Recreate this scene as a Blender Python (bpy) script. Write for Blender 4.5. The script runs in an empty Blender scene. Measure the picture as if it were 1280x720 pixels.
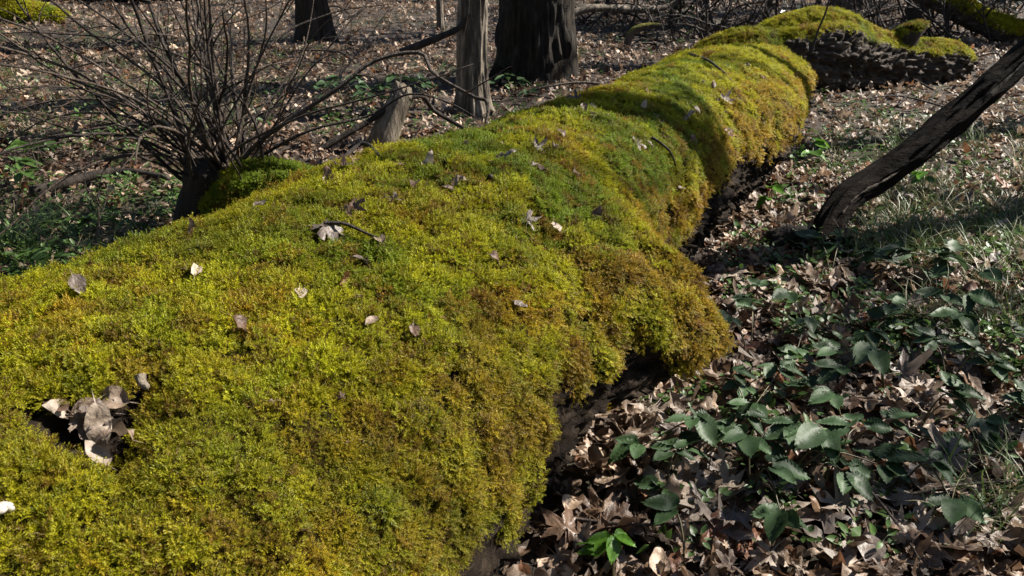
import bpy, math, random
import numpy as np
from mathutils import Vector, Matrix
from mathutils.bvhtree import BVHTree

R = math.radians
random.seed(7)
rng = np.random.default_rng(7)
scene = bpy.context.scene
col = scene.collection

# ------------------------------------------------------------------ camera
PITCH, FOC, CAMZ = R(25.0), 1004.0, 1.3
cam_d = bpy.data.cameras.new('camera')
cam = bpy.data.objects.new('camera', cam_d)
col.objects.link(cam)
cam.location = (0, 0, CAMZ)
cam.rotation_euler = (R(90) - PITCH, 0, 0)
cam_d.lens = 36.0 * FOC / 1280.0
cam_d.clip_start = 0.02
cam_d.clip_end = 400
cam_d.dof.use_dof = True
cam_d.dof.focus_distance = 2.2
cam_d.dof.aperture_fstop = 16
scene.camera = cam
scene.render.resolution_x, scene.render.resolution_y = 1024, 576

# ------------------------------------------------------------------ light
SUN_AZ, SUN_EL = R(72), R(41)          # azimuth from +Y towards +X
sun_dir = Vector((math.sin(SUN_AZ) * math.cos(SUN_EL), math.cos(SUN_AZ) * math.cos(SUN_EL), math.sin(SUN_EL)))
world = bpy.data.worlds.new('World')
scene.world = world
world.use_nodes = True
wn = world.node_tree
bg = wn.nodes['Background']
sky = wn.nodes.new('ShaderNodeTexSky')
sky.sky_type = 'NISHITA'
sky.sun_disc = False
sky.sun_elevation = SUN_EL
sky.sun_rotation = SUN_AZ
sky.dust_density = 0.4
wn.links.new(sky.outputs[0], bg.inputs[0])
bg.inputs[1].default_value = 0.05
sl = bpy.data.lights.new('sun', 'SUN')
sl.energy = 5.0
sl.angle = R(0.53)
sl.color = (1.0, 0.94, 0.84)
sun = bpy.data.objects.new('sun', sl)
sun.rotation_euler = sun_dir.to_track_quat('Z', 'Y').to_euler()
sun.location = (6, 4, 8)
col.objects.link(sun)
vs = scene.view_settings
vs.view_transform = 'Standard'
vs.look = 'None'
vs.exposure = 1.25
vs.gamma = 1.0
vs.use_curve_mapping = False
scene.cycles.max_bounces = 6
scene.cycles.transparent_max_bounces = 4

# ------------------------------------------------------------------ numeric helpers
_perm = np.random.default_rng(11).permutation(256)
_perm = np.concatenate([_perm, _perm, _perm])
_g = np.random.default_rng(12).normal(size=(256, 3))
_g /= np.linalg.norm(_g, axis=1)[:, None]

def pnoise(p):
    p = np.asarray(p, float)
    i = np.floor(p).astype(int); f = p - i; i &= 255
    w = f * f * f * (f * (f * 6 - 15) + 10)
    out = 0
    for dx in (0, 1):
        for dy in (0, 1):
            for dz in (0, 1):
                h = _perm[_perm[_perm[i[..., 0] + dx] + i[..., 1] + dy] + i[..., 2] + dz]
                g = _g[h]
                d = g[..., 0] * (f[..., 0] - dx) + g[..., 1] * (f[..., 1] - dy) + g[..., 2] * (f[..., 2] - dz)
                ww = (w[..., 0] if dx else 1 - w[..., 0]) * (w[..., 1] if dy else 1 - w[..., 1]) * (w[..., 2] if dz else 1 - w[..., 2])
                out = out + d * ww
    return out * 1.6

def fbm(p, oct=4, lac=2.0, gain=0.5):
    p = np.asarray(p, float); a = 1.0; o = 0; s = 0
    for k in range(oct):
        o = o + a * pnoise(p + 17.3 * k); s += a; a *= gain; p = p * lac
    return o / s * 1.4

def sstep(a, b, x):
    t = np.clip((np.asarray(x, float) - a) / (b - a), 0, 1)
    return t * t * (3 - 2 * t)

def ray(px, py):
    x = (px - 640) / FOC; v = (py - 360) / FOC
    return Vector((x, math.cos(PITCH) - v * math.sin(PITCH), -(math.sin(PITCH) + v * math.cos(PITCH))))

def at_z(px, py, z=0.0):               # photograph point -> place on the level z
    d = ray(px, py); t = (z - CAMZ) / d.z
    return Vector((0, 0, CAMZ)) + d * t

def at_y(px, py, y):                   # photograph point -> place at the forward distance y
    d = ray(px, py); t = y / d.y
    return Vector((0, 0, CAMZ)) + d * t

def to_px(p):
    p = np.asarray(p, float); X, Y, Z = p[..., 0], p[..., 1], p[..., 2] - CAMZ
    fw = Y * math.cos(PITCH) - Z * math.sin(PITCH); up = Y * math.sin(PITCH) + Z * math.cos(PITCH)
    fw = np.where(fw < .05, 1e-3, fw)
    return 640 + FOC * X / fw, 360 - FOC * up / fw

def mesh_from(name, v, f, smooth=True):
    me = bpy.data.meshes.new(name)
    v = np.asarray(v, float)
    me.from_pydata(v.tolist(), [], [tuple(map(int, x)) for x in f])
    if smooth and len(me.polygons):
        me.polygons.foreach_set('use_smooth', np.ones(len(me.polygons), bool))
    me.update()
    return me

def obj(name, me, mat=None, parent=None, loc=None, rot=None, scl=None, link=True):
    o = bpy.data.objects.new(name, me)
    if mat is not None and len(me.materials) == 0:
        me.materials.append(mat)
    if link: col.objects.link(o)
    if parent is not None: o.parent = parent
    if loc is not None: o.location = loc
    if rot is not None: o.rotation_euler = rot
    if scl is not None: o.scale = scl if hasattr(scl, '__len__') else (scl,) * 3
    return o

def tag(o, label, cat, group=None, kind=None):
    o['label'] = label
    if cat: o['category'] = cat
    if group: o['group'] = group
    if kind: o['kind'] = kind
    return o

def empty(name, loc=(0, 0, 0), rz=0):
    o = bpy.data.objects.new(name, None); col.objects.link(o)
    o.location = loc; o.rotation_euler = (0, 0, rz); o.empty_display_size = .05
    return o

def smooth_path(pts, n):
    pts = np.asarray([tuple(p) for p in pts], float)
    u = np.linspace(0, len(pts) - 1, n); k = np.clip(u.astype(int), 0, max(len(pts) - 2, 0)); f = (u - k)[:, None]
    g = lambda i: pts[np.clip(i, 0, len(pts) - 1)]
    a, b, c, d = g(k - 1), g(k), g(k + 1), g(k + 2)
    return .5 * ((2 * b) + (c - a) * f + (2 * a - 5 * b + 4 * c - d) * f ** 2 + (3 * b - a - 3 * c + d) * f ** 3)

def tube(path, rad, sides=6, cap=True, rough=0.0, seed=0, stretch=6.0):
    path = np.asarray(path, float); n = len(path); rad = np.broadcast_to(np.asarray(rad, float), (n,))
    T = np.gradient(path, axis=0); T /= np.linalg.norm(T, axis=1)[:, None] + 1e-9
    ref = np.array([0, 0, 1.0]) if abs(T[0, 2]) < .9 else np.array([1.0, 0, 0])
    N = np.zeros_like(T); v = ref
    for i in range(n):
        v = v - T[i] * (v @ T[i]); v = v / (np.linalg.norm(v) + 1e-9); N[i] = v
    B = np.cross(T, N)
    th = np.linspace(0, 2 * np.pi, sides, endpoint=False)
    rr = rad[:, None] * np.ones(sides)
    if rough:
        s = np.concatenate([[0], np.cumsum(np.linalg.norm(np.diff(path, axis=0), axis=1))])
        q = np.stack(np.broadcast_arrays(np.cos(th)[None] * 2.2 + seed, np.sin(th)[None] * 2.2, (s[:, None] / rad.max()) / stretch * 2), -1)
        rr = rr * (1 + rough * fbm(q, 3))
    V = path[:, None] + rr[..., None] * (np.cos(th)[None, :, None] * N[:, None] + np.sin(th)[None, :, None] * B[:, None])
    V = V.reshape(-1, 3)
    i = np.arange(n - 1)[:, None] * sides; j = np.arange(sides)[None]; j2 = (j + 1) % sides
    F = np.stack(np.broadcast_arrays(i + j, i + j2, i + sides + j2, i + sides + j), -1).reshape(-1, 4).tolist()
    if cap:
        c0, c1 = len(V), len(V) + 1
        V = np.vstack([V, path[0], path[-1] + T[-1] * rad[-1] * .6])
        F += [(c0, (k + 1) % sides, k) for k in range(sides)]
        b = (n - 1) * sides
        F += [(c1, b + k, b + (k + 1) % sides) for k in range(sides)]
    return V, F

def merge(parts):
    V, F, o = [], [], 0
    for v, f in parts:
        V.append(v); F += [tuple(np.asarray(q) + o) for q in f]; o += len(v)
    return np.vstack(V), F

def euler_from(M):                     # M (...,3,3) -> XYZ euler
    ry = -np.arcsin(np.clip(M[..., 2, 0], -1, 1))
    return np.stack([np.arctan2(M[..., 2, 1], M[..., 2, 2]), ry, np.arctan2(M[..., 1, 0], M[..., 0, 0])], -1)

def frames(nrm, spin):
    nrm = nrm / np.linalg.norm(nrm, axis=1)[:, None]
    ref = np.where(np.abs(nrm[:, 2:3]) < .9, [[0, 0, 1.]], [[1., 0, 0]])
    x = np.cross(ref, nrm); x /= np.linalg.norm(x, axis=1)[:, None]
    y = np.cross(nrm, x); c, s = np.cos(spin)[:, None], np.sin(spin)[:, None]
    x2 = c * x + s * y; y2 = np.cross(nrm, x2)
    return np.stack([x2, y2, nrm], -1)

# ------------------------------------------------------------------ materials
def new_mat(name):
    m = bpy.data.materials.new(name); m.use_nodes = True
    nt = m.node_tree; return m, nt, nt.nodes['Principled BSDF'], nt.nodes['Material Output']

def ramp(nt, src, stops):
    r = nt.nodes.new('ShaderNodeValToRGB')
    while len(r.color_ramp.elements) < len(stops): r.color_ramp.elements.new(.5)
    for e, (p, c) in zip(r.color_ramp.elements, stops):
        e.position = p; e.color = (*c, 1)
    nt.links.new(src, r.inputs[0]); return r.outputs[0]

def noise(nt, scale, detail=4, rough=.55, vec=None, stretch=None):
    n = nt.nodes.new('ShaderNodeTexNoise'); n.inputs['Scale'].default_value = scale
    n.inputs['Detail'].default_value = detail; n.inputs['Roughness'].default_value = rough
    if vec is None:
        tc = nt.nodes.new('ShaderNodeTexCoord'); vec = tc.outputs['Object']
    if stretch:
        mp = nt.nodes.new('ShaderNodeMapping'); mp.inputs['Scale'].default_value = stretch
        nt.links.new(vec, mp.inputs[0]); vec = mp.outputs[0]
    nt.links.new(vec, n.inputs['Vector']); return n.outputs['Fac']

def bump(nt, bsdf, h, strength=.4, dist=.01):
    b = nt.nodes.new('ShaderNodeBump'); b.inputs['Strength'].default_value = strength; b.inputs['Distance'].default_value = dist
    nt.links.new(h, b.inputs['Height']); nt.links.new(b.outputs[0], bsdf.inputs['Normal'])

def translucent(nt, bsdf, out, color_socket, fac):
    t = nt.nodes.new('ShaderNodeBsdfTranslucent'); m = nt.nodes.new('ShaderNodeMixShader'); m.inputs[0].default_value = fac
    nt.links.new(color_socket, t.inputs[0]); nt.links.new(bsdf.outputs[0], m.inputs[1]); nt.links.new(t.outputs[0], m.inputs[2])
    nt.links.new(m.outputs[0], out.inputs[0])

def hsv_jitter(nt, csock, vsock, amt=.5, base=.75):
    mm = nt.nodes.new('ShaderNodeMath'); mm.operation = 'MULTIPLY_ADD'; mm.inputs[1].default_value = amt; mm.inputs[2].default_value = base
    nt.links.new(vsock, mm.inputs[0])
    h = nt.nodes.new('ShaderNodeHueSaturation'); nt.links.new(mm.outputs[0], h.inputs['Value']); nt.links.new(csock, h.inputs['Color'])
    return h.outputs[0]

def leaf_mat(name, stops, rough=.5, trans=.2, per_inst=False, spec=.5, vein=True):
    m, nt, b, out = new_mat(name)
    n = noise(nt, 28, 5)
    c = ramp(nt, n, stops)
    if per_inst:
        a = nt.nodes.new('ShaderNodeAttribute'); a.attribute_type = 'INSTANCER'; a.attribute_name = 'mcol'
        mx = nt.nodes.new('ShaderNodeMix'); mx.data_type = 'RGBA'; mx.blend_type = 'MULTIPLY'; mx.inputs[0].default_value = 1
        nt.links.new(c, mx.inputs[6]); nt.links.new(a.outputs['Color'], mx.inputs[7]); c = mx.outputs[2]
    else:
        oi = nt.nodes.new('ShaderNodeObjectInfo'); c = hsv_jitter(nt, c, oi.outputs['Random'], .6, .6)
    nt.links.new(c, b.inputs['Base Color']); b.inputs['Roughness'].default_value = rough
    b.inputs['Specular IOR Level'].default_value = spec
    bump(nt, b, noise(nt, 90, 4), .5, .004)
    translucent(nt, b, out, c, trans)
    return m

def green_mat(name, dark, light, rough=.38, trans=.25, vary='OBJECT', spec=.5):
    m, nt, b, out = new_mat(name)
    c = ramp(nt, noise(nt, 22, 4), [(.3, dark), (.72, light)])
    if vary == 'OBJECT':
        oi = nt.nodes.new('ShaderNodeObjectInfo'); c = hsv_jitter(nt, c, oi.outputs['Random'], .7, .65)
    nt.links.new(c, b.inputs['Base Color']); b.inputs['Roughness'].default_value = rough
    b.inputs['Specular IOR Level'].default_value = spec
    bump(nt, b, noise(nt, 120, 3), .3, .002)
    translucent(nt, b, out, c, trans)
    return m

def bark_mat(name, stops, moss=0.0, scale=14, stretch=(1, 1, .22), spec=.3, rough=.85, moss_dir=None):
    m, nt, b, out = new_mat(name)
    n = noise(nt, scale, 8, .65, stretch=stretch)
    c = ramp(nt, n, stops)
    if moss:
        geo = nt.nodes.new('ShaderNodeNewGeometry')
        dp = nt.nodes.new('ShaderNodeVectorMath'); dp.operation = 'DOT_PRODUCT'; nt.links.new(geo.outputs['Normal'], dp.inputs[0]); dp.inputs[1].default_value = moss_dir or (0, 0, 1)
        ad = nt.nodes.new('ShaderNodeMath'); ad.operation = 'MULTIPLY_ADD'; nt.links.new(noise(nt, 7, 5), ad.inputs[0]); ad.inputs[1].default_value = 1.4; nt.links.new(dp.outputs['Value'], ad.inputs[2])
        f = ramp(nt, ad.outputs[0], [(1.25 - moss, (0, 0, 0)), (1.42 - moss, (1, 1, 1))])
        mc = ramp(nt, noise(nt, 40, 5), [(.3, (.05, .055, .008)), (.7, (.20, .18, .02))])
        mx = nt.nodes.new('ShaderNodeMix'); mx.data_type = 'RGBA'; nt.links.new(f, mx.inputs[0]); nt.links.new(c, mx.inputs[6]); nt.links.new(mc, mx.inputs[7]); c = mx.outputs[2]
    nt.links.new(c, b.inputs['Base Color']); b.inputs['Roughness'].default_value = rough; b.inputs['Specular IOR Level'].default_value = spec
    bump(nt, b, n, .9, .03)
    return m

M = {}
M['bark_dark'] = bark_mat('bark_dark', [(.25, (.012, .009, .007)), (.5, (.035, .027, .021)), (.75, (.085, .068, .055))])
M['bark_grey'] = bark_mat('bark_grey', [(.25, (.022, .017, .013)), (.48, (.12, .097, .076)), (.72, (.42, .36, .28))], scale=22)
M['bark_mossy'] = bark_mat('bark_mossy', [(.25, (.006, .0045, .0035)), (.5, (.02, .016, .012)), (.75, (.075, .06, .046))], moss=.2, moss_dir=(.8, -.3, .1))
M['bark_log'] = bark_mat('bark_log', [(.25, (.005, .0035, .0025)), (.5, (.020, .0135, .009)), (.78, (.085, .060, .040))], spec=.12, scale=30, stretch=(.8, .45, 1.3))
M['bark_far'] = bark_mat('bark_far', [(.3, (.014, .010, .008)), (.5, (.05, .038, .03)), (.75, (.17, .14, .11))], scale=16, stretch=(.5, 1, 1.6))
M['deadwood'] = bark_mat('deadwood', [(.25, (.025, .018, .014)), (.5, (.075, .055, .042)), (.78, (.20, .155, .12))], scale=30, stretch=(1, 1, .15))
M['deadwood_pale'] = bark_mat('deadwood_pale', [(.25, (.06, .045, .033)), (.5, (.18, .145, .105)), (.75, (.36, .31, .24))], scale=26, stretch=(1, 1, .12))
M['twig'] = bark_mat('twig', [(.3, (.035, .024, .018)), (.55, (.085, .062, .046)), (.78, (.19, .15, .115))], scale=40, stretch=(1, 1, .3), rough=.6)
M['twig_dark'] = bark_mat('twig_dark', [(.3, (.016, .011, .009)), (.6, (.05, .037, .03))], scale=40, rough=.65)
M['litter'] = leaf_mat('litter', [(.25, (.16, .112, .078)), (.5, (.31, .235, .175)), (.75, (.55, .45, .36))], rough=.48, trans=.28, per_inst=True)
M['leaf_tan'] = leaf_mat('leaf_tan', [(.25, (.13, .088, .06)), (.5, (.25, .18, .13)), (.75, (.40, .31, .235))], rough=.5)
M['leaf_pale'] = leaf_mat('leaf_pale', [(.25, (.28, .21, .155)), (.5, (.44, .35, .275)), (.75, (.60, .51, .43))], rough=.55)
M['leaf_brown'] = leaf_mat('leaf_brown', [(.25, (.065, .038, .024)), (.5, (.13, .078, .05)), (.75, (.23, .15, .10))], rough=.42)
M['leaf_red'] = leaf_mat('leaf_red', [(.25, (.10, .04, .022)), (.5, (.21, .09, .05)), (.75, (.32, .17, .10))], rough=.45)
M['leaf_grey'] = leaf_mat('leaf_grey', [(.25, (.10, .075, .06)), (.5, (.18, .14, .115)), (.75, (.28, .23, .195))], rough=.45)
M['bramble'] = green_mat('bramble', (.022, .048, .016), (.060, .105, .042), rough=.52, trans=.22, spec=.32)
M['young'] = green_mat('young', (.05, .13, .012), (.12, .26, .03), rough=.4, trans=.4)
M['herb'] = green_mat('herb', (.045, .095, .018), (.12, .21, .05), rough=.45, trans=.4)
M['grass'] = green_mat('grass', (.04, .075, .015), (.13, .17, .05), rough=.45, trans=.35)
M['straw'] = green_mat('straw', (.22, .19, .10), (.42, .37, .22), rough=.5, trans=.25)
M['holly'] = green_mat('holly', (.008, .02, .006), (.025, .055, .018), rough=.35, trans=.1)
M['stem'] = green_mat('stem', (.07, .05, .03), (.13, .12, .05), rough=.5, trans=.0)

# moss shoots: colour comes with each tuft
def moss_material():
    m, nt, b, out = new_mat('moss_shoot')
    a = nt.nodes.new('ShaderNodeAttribute'); a.attribute_type = 'INSTANCER'; a.attribute_name = 'mcol'
    g = nt.nodes.new('ShaderNodeNewGeometry')
    c = hsv_jitter(nt, a.outputs['Color'], g.outputs['Random Per Island'], .7, .65)
    nt.links.new(c, b.inputs['Base Color']); b.inputs['Roughness'].default_value = .5; b.inputs['Specular IOR Level'].default_value = .25
    translucent(nt, b, out, c, .30)
    return m
M['moss'] = moss_material()

def moss_base_material():
    m, nt, b, out = new_mat('moss_mat')
    c = ramp(nt, noise(nt, 60, 6, .65), [(.3, (.006, .005, .002)), (.55, (.025, .019, .005)), (.75, (.055, .045, .008))])
    nt.links.new(c, b.inputs['Base Color']); b.inputs['Roughness'].default_value = .95; b.inputs['Specular IOR Level'].default_value = .03
    bump(nt, b, noise(nt, 120, 5), .8, .01)
    return m
M['moss_mat'] = moss_base_material()

def soil_material():
    m, nt, b, out = new_mat('forest_soil')
    n1 = noise(nt, 9, 8, .7); n2 = noise(nt, .9, 4)
    c = ramp(nt, n1, [(.28, (.012, .008, .005)), (.46, (.035, .023, .015)), (.6, (.075, .052, .036)), (.78, (.16, .118, .085))])
    g = ramp(nt, noise(nt, 30, 4), [(.4, (.025, .04, .012)), (.7, (.08, .10, .03))])
    f = ramp(nt, n2, [(.52, (0, 0, 0)), (.66, (.55, .55, .55))])
    mx = nt.nodes.new('ShaderNodeMix'); mx.data_type = 'RGBA'; nt.links.new(f, mx.inputs[0]); nt.links.new(c, mx.inputs[6]); nt.links.new(g, mx.inputs[7])
    nt.links.new(mx.outputs[2], b.inputs['Base Color']); b.inputs['Roughness'].default_value = .85
    bump(nt, b, noise(nt, 22, 8, .7), 1.0, .04)
    return m
M['soil'] = soil_material()

# ------------------------------------------------------------------ scattering through one geometry-nodes modifier
def scatter(o, variants, selected=False):
    ng = bpy.data.node_groups.new(o.name + '_scatter', 'GeometryNodeTree')
    ng.interface.new_socket('Geometry', in_out='INPUT', socket_type='NodeSocketGeometry')
    ng.interface.new_socket('Geometry', in_out='OUTPUT', socket_type='NodeSocketGeometry')
    N, L = ng.nodes, ng.links
    gi, go = N.new('NodeGroupInput'), N.new('NodeGroupOutput')
    iop = N.new('GeometryNodeInstanceOnPoints')
    L.new(gi.outputs[0], iop.inputs['Points'])
    jn = N.new('GeometryNodeJoinGeometry')
    for v in variants:
        oi = N.new('GeometryNodeObjectInfo'); oi.inputs['Object'].default_value = v; oi.inputs['As Instance'].default_value = True
        L.new(oi.outputs['Geometry'], jn.inputs[0])
    L.new(jn.outputs[0], iop.inputs['Instance'])
    iop.inputs['Pick Instance'].default_value = True
    def na(name, typ, sock):
        n = N.new('GeometryNodeInputNamedAttribute'); n.data_type = typ; n.inputs['Name'].default_value = name
        L.new(n.outputs[0], sock)
    na('idx', 'INT', iop.inputs['Instance Index'])
    na('rot', 'FLOAT_VECTOR', iop.inputs['Rotation'])
    na('scl', 'FLOAT_VECTOR', iop.inputs['Scale'])
    if selected:
        na('sel', 'BOOLEAN', iop.inputs['Selection'])
        j2 = N.new('GeometryNodeJoinGeometry'); L.new(gi.outputs[0], j2.inputs[0]); L.new(iop.outputs[0], j2.inputs[0]); L.new(j2.outputs[0], go.inputs[0])
    else:
        L.new(iop.outputs[0], go.inputs[0])
    md = o.modifiers.new('scatter', 'NODES'); md.node_group = ng

def point_attrs(me, rot, scl, idx, colr, pad=0):
    n = len(rot)
    def put(name, typ, key, arr, width):
        a = me.attributes.new(name, typ, 'POINT')
        full = np.zeros((n + pad, width), np.float32 if typ not in ('INT', 'BOOLEAN') else np.int32)
        full[pad:] = np.asarray(arr).reshape(n, width)
        a.data.foreach_set(key, full.ravel() if typ != 'BOOLEAN' else full.ravel().astype(bool))
    put('rot', 'FLOAT_VECTOR', 'vector', rot, 3)
    s = np.asarray(scl, float)
    if s.ndim == 1: s = np.repeat(s[:, None], 3, 1)
    put('scl', 'FLOAT_VECTOR', 'vector', s, 3)
    put('idx', 'INT', 'value', idx, 1)
    put('mcol', 'FLOAT_COLOR', 'color', np.concatenate([colr, np.ones((n, 1))], 1), 4)
    if pad: put('sel', 'BOOLEAN', 'value', np.ones(n), 1)

# ------------------------------------------------------------------ ground
def ground_h(x, y):
    x, y = np.asarray(x, float), np.asarray(y, float)
    z = np.zeros_like(x)
    q = np.stack([x * .35, y * .35, z + 3.1], -1); h = .09 * fbm(q, 3)
    q = np.stack([x * 1.7, y * 1.7, z + 9.1], -1); h = h + .025 * fbm(q, 3)
    d = np.hypot(x - .3, y - 2.2)
    return h * sstep(.3, 3.0, d) + .012 * fbm(np.stack([x * 5, y * 5, z], -1), 2)

def make_ground():
    n = 300; u = np.linspace(-1, 1, n); w = np.sinh(u * 4.6) / np.sinh(4.6)
    X, Y = np.meshgrid(w * 90 + .3, w * 90 + 3.0, indexing='ij')
    V = np.stack([X, Y, ground_h(X, Y)], -1).reshape(-1, 3)
    i, j = np.meshgrid(np.arange(n - 1), np.arange(n - 1), indexing='ij'); k = i * n + j
    F = np.stack([k, k + n, k + n + 1, k + 1], -1).reshape(-1, 4)
    o = obj('ground', mesh_from('ground', V, F), M['soil']); o['kind'] = 'structure'
    o['label'] = 'woodland floor of dark soil under dead leaves'
make_ground()

# ------------------------------------------------------------------ the big fallen log
ST = np.array([[-1.62, -1.5, .37, .56, .46], [-1.165, -0.3, .372, .560, .460], [-.823, .6, .349, .556, .430], [-.482, 1.3, .341, .550, .420], [-.169, 1.9, .347, .494, .428],
               [.153, 2.5, .32, .405, .394], [.496, 3.2, .303, .377, .373], [.882, 3.9, .295, .414, .362], [1.22, 4.6, .275, .397, .338], [1.552, 5.2, .244, .366, .298], [1.72, 5.5, .23, .35, .28]])
def stations(u):
    u = np.asarray(u, float) * (len(ST) - 1); k = np.clip(u.astype(int), 0, len(ST) - 2); f = (u - k)[..., None]
    g = lambda i: ST[np.clip(i, 0, len(ST) - 1)]
    a, b, c, d = g(k - 1), g(k), g(k + 1), g(k + 2)
    return .5 * ((2 * b) + (c - a) * f + (2 * a - 5 * b + 4 * c - d) * f ** 2 + (3 * b - a - 3 * c + d) * f ** 3)
NU, NT = 620, 280
def log_surface():
    u = np.linspace(0, 1, NU); S = stations(u)
    T = np.gradient(S[:, :2], axis=0); T /= np.linalg.norm(T, axis=1)[:, None]; N = np.stack([T[:, 1], -T[:, 0]], 1)
    th = np.linspace(-np.pi, np.pi, NT, endpoint=False)
    ax_y = S[:, 1][:, None]; TH = np.broadcast_to(th, (NU, NT))
    a = S[:, 3][:, None]; b = S[:, 4][:, None]
    P0 = np.stack(np.broadcast_arrays(S[:, None, 0] + N[:, None, 0] * a * np.cos(th), S[:, None, 1] + N[:, None, 1] * a * np.cos(th), S[:, None, 2] + b * np.sin(th)), -1)
    d = .030 * fbm(P0 * [2.0, 2.0, 2.4], 3) + .013 * fbm(P0 * 8.0 + 5, 3) + .006 * fbm(P0 * 28 + 9, 2)
    d = d + .018 * sstep(R(60), R(10), TH) * fbm(P0 * 13 + 2, 2)
    # broken limb base that flares out on the right flank
    dth = TH - R(2)
    sg = np.where(dth > 0, .50, .17)
    ds = (ax_y - 1.99)
    ss = np.where(ds > 0, .14, .24)
    d = d + .235 * np.exp(-(ds / ss) ** 2) * np.exp(-(dth / sg) ** 2)
    # undercut just below it
    d = d - .17 * np.exp(-((ax_y - 1.90) / .34) ** 2) * np.exp(-((TH - R(-33)) / .34) ** 2)
    # second swelling on the far flank and waist between them
    d = d - .055 * np.exp(-((ax_y - 2.6) / .26) ** 2) * np.exp(-((TH - R(15)) / .6) ** 2)
    d = d + .07 * np.exp(-((ax_y - 4.1) / .35) ** 2) * np.exp(-((TH - R(20)) / .5) ** 2)
    # coarse bark fissures on the bare lower flanks
    low = sstep(R(-2), R(-20), TH) * sstep(-np.pi + .1, -np.pi + .6, TH) + sstep(R(175), R(185), TH)
    rid = np.abs(fbm(np.stack(np.broadcast_arrays(ax_y * 5.0, TH * 9.0, ax_y * 0 + 4.4), -1), 3))
    rid2 = np.abs(fbm(np.stack(np.broadcast_arrays(ax_y * 13.0, TH * 17.0, ax_y * 0 + 1.4), -1), 2))
    d = d + low * (.05 * rid + .03 * rid2 - .035)
    # broken far end
    t = sstep(.955, 1.0, u)[:, None]; t2 = np.clip((u - .93) / .07, 0, 1)[:, None]
    shrink = np.sqrt(np.clip(1 - t2 ** 2.4, 0.0004, 1))
    d = d + t * .03 * fbm(P0 * [9, 9, 9] + 2, 3)
    r = (1 + d / np.maximum(a, .2)) * shrink
    P = np.stack(np.broadcast_arrays(S[:, None, 0] + N[:, None, 0] * a * np.cos(th) * r, S[:, None, 1] + N[:, None, 1] * a * np.cos(th) * r, S[:, None, 2] + b * np.sin(th) * r), -1)
    P[-1] = P[-1].mean(0) + (P[-1] - P[-1].mean(0)) * .3
    return P, TH, np.broadcast_to(ax_y, TH.shape).copy(), u
LP, LTH, LY, LU = log_surface()

def grid_normals(P):
    du = np.gradient(P, axis=0); dv = (np.roll(P, -1, 1) - np.roll(P, 1, 1))
    n = np.cross(dv, du); n /= np.linalg.norm(n, axis=-1)[..., None] + 1e-12
    return n
LN = grid_normals(LP)
if (LN[NU // 2, int(NT * .75)] @ np.array([0, 0, 1])) < 0: LN = -LN

def log_faces(mask=None):
    i, j = np.meshgrid(np.arange(NU - 1), np.arange(NT), indexing='ij'); j2 = (j + 1) % NT
    F = np.stack([i * NT + j, i * NT + j2, (i + 1) * NT + j2, (i + 1) * NT + j], -1).reshape(-1, 4)
    return F if mask is None else F[mask[F].all(1)]

def log_hit(px, py):
    for k in range(40):                # a point just past the silhouette slides down onto the log
        h = LOG_BVH.ray_cast(Vector((0, 0, CAMZ)), ray(px, py + 2 * k).normalized())
        if h[0] is not None: break
    n = h[1] if h[1].dot(ray(px, py)) < 0 else -h[1]
    return h[0], n

_F = log_faces()
LOG_BVH = BVHTree.FromPolygons(LP.reshape(-1, 3).tolist(), _F.tolist())
CAV = log_hit(112, 530)[0]; CAV2 = log_hit(45, 505)[0]; CAV3 = log_hit(178, 488)[0]; HOLE = log_hit(567, 468)[0]
HOLES = [(CAV, .058), (CAV2, .028), (CAV3, .03), (HOLE, .024), (log_hit(133, 572)[0], .035), (log_hit(340, 512)[0], .012), (log_hit(735, 395)[0], .03), (log_hit(835, 265)[0], .03), (log_hit(800, 160)[0], .015)]
for c, rad in HOLES:
    dd = np.linalg.norm(LP - np.array(c), axis=-1)
    LP -= LN * (rad * .5 * np.exp(-(dd / (rad * .95)) ** 2))[..., None]
LN2 = grid_normals(LP); LN = LN2 if (LN2[NU // 2, int(NT * .75)] @ np.array([0, 0, 1])) > 0 else -LN2
LOG_BVH = BVHTree.FromPolygons(LP.reshape(-1, 3).tolist(), _F.tolist())

# how far the moss covers: 1 on top, fading to bark low on the flanks
def moss_cover(P, TH, Y):
    n = fbm(P * 6, 4)
    lim = np.interp(Y, [-1, 1.0, 1.6, 2.05, 2.4, 3.0, 3.8, 4.4, 5.0, 5.5], [R(6), R(7), R(14), R(2), R(6), R(2), R(3), R(0), R(10), R(16)])
    c = (TH - lim) / .30 + n * 1.6
    back = (R(200) - TH) / .5 + n
    m = np.clip(np.minimum(c, back), -1, 1)
    # worn flank of the far half: bark shows between the cushions
    worn = sstep(R(42), R(10), TH) * sstep(2.7, 3.3, Y)
    m = m - worn * 1.3 * sstep(-.08, .16, fbm(P * 13 + 4, 3))
    for c_, rad in HOLES:
        dd = np.linalg.norm(P - np.array(c_), axis=-1) + .012 * pnoise(P * 60)
        m = np.where(dd < rad, -1, m)
    return m
LM = moss_cover(LP, LTH, LY)
# crumbling bark relief wherever the moss leaves it bare
_bare = sstep(.15, -.35, LM) * sstep(R(-120), R(-60), LTH)
_blk = np.abs(fbm(LP * [26, 26, 40] + 7, 3)); _fur = np.abs(fbm(np.stack([LY * 3.0, LTH * 15, LY * 0 + 3], -1), 3))
LP = LP + LN * (_bare * (np.interp(LY, [2.2, 2.8], [.022, .045]) * _blk + .06 * _fur - .035))[..., None]

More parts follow.
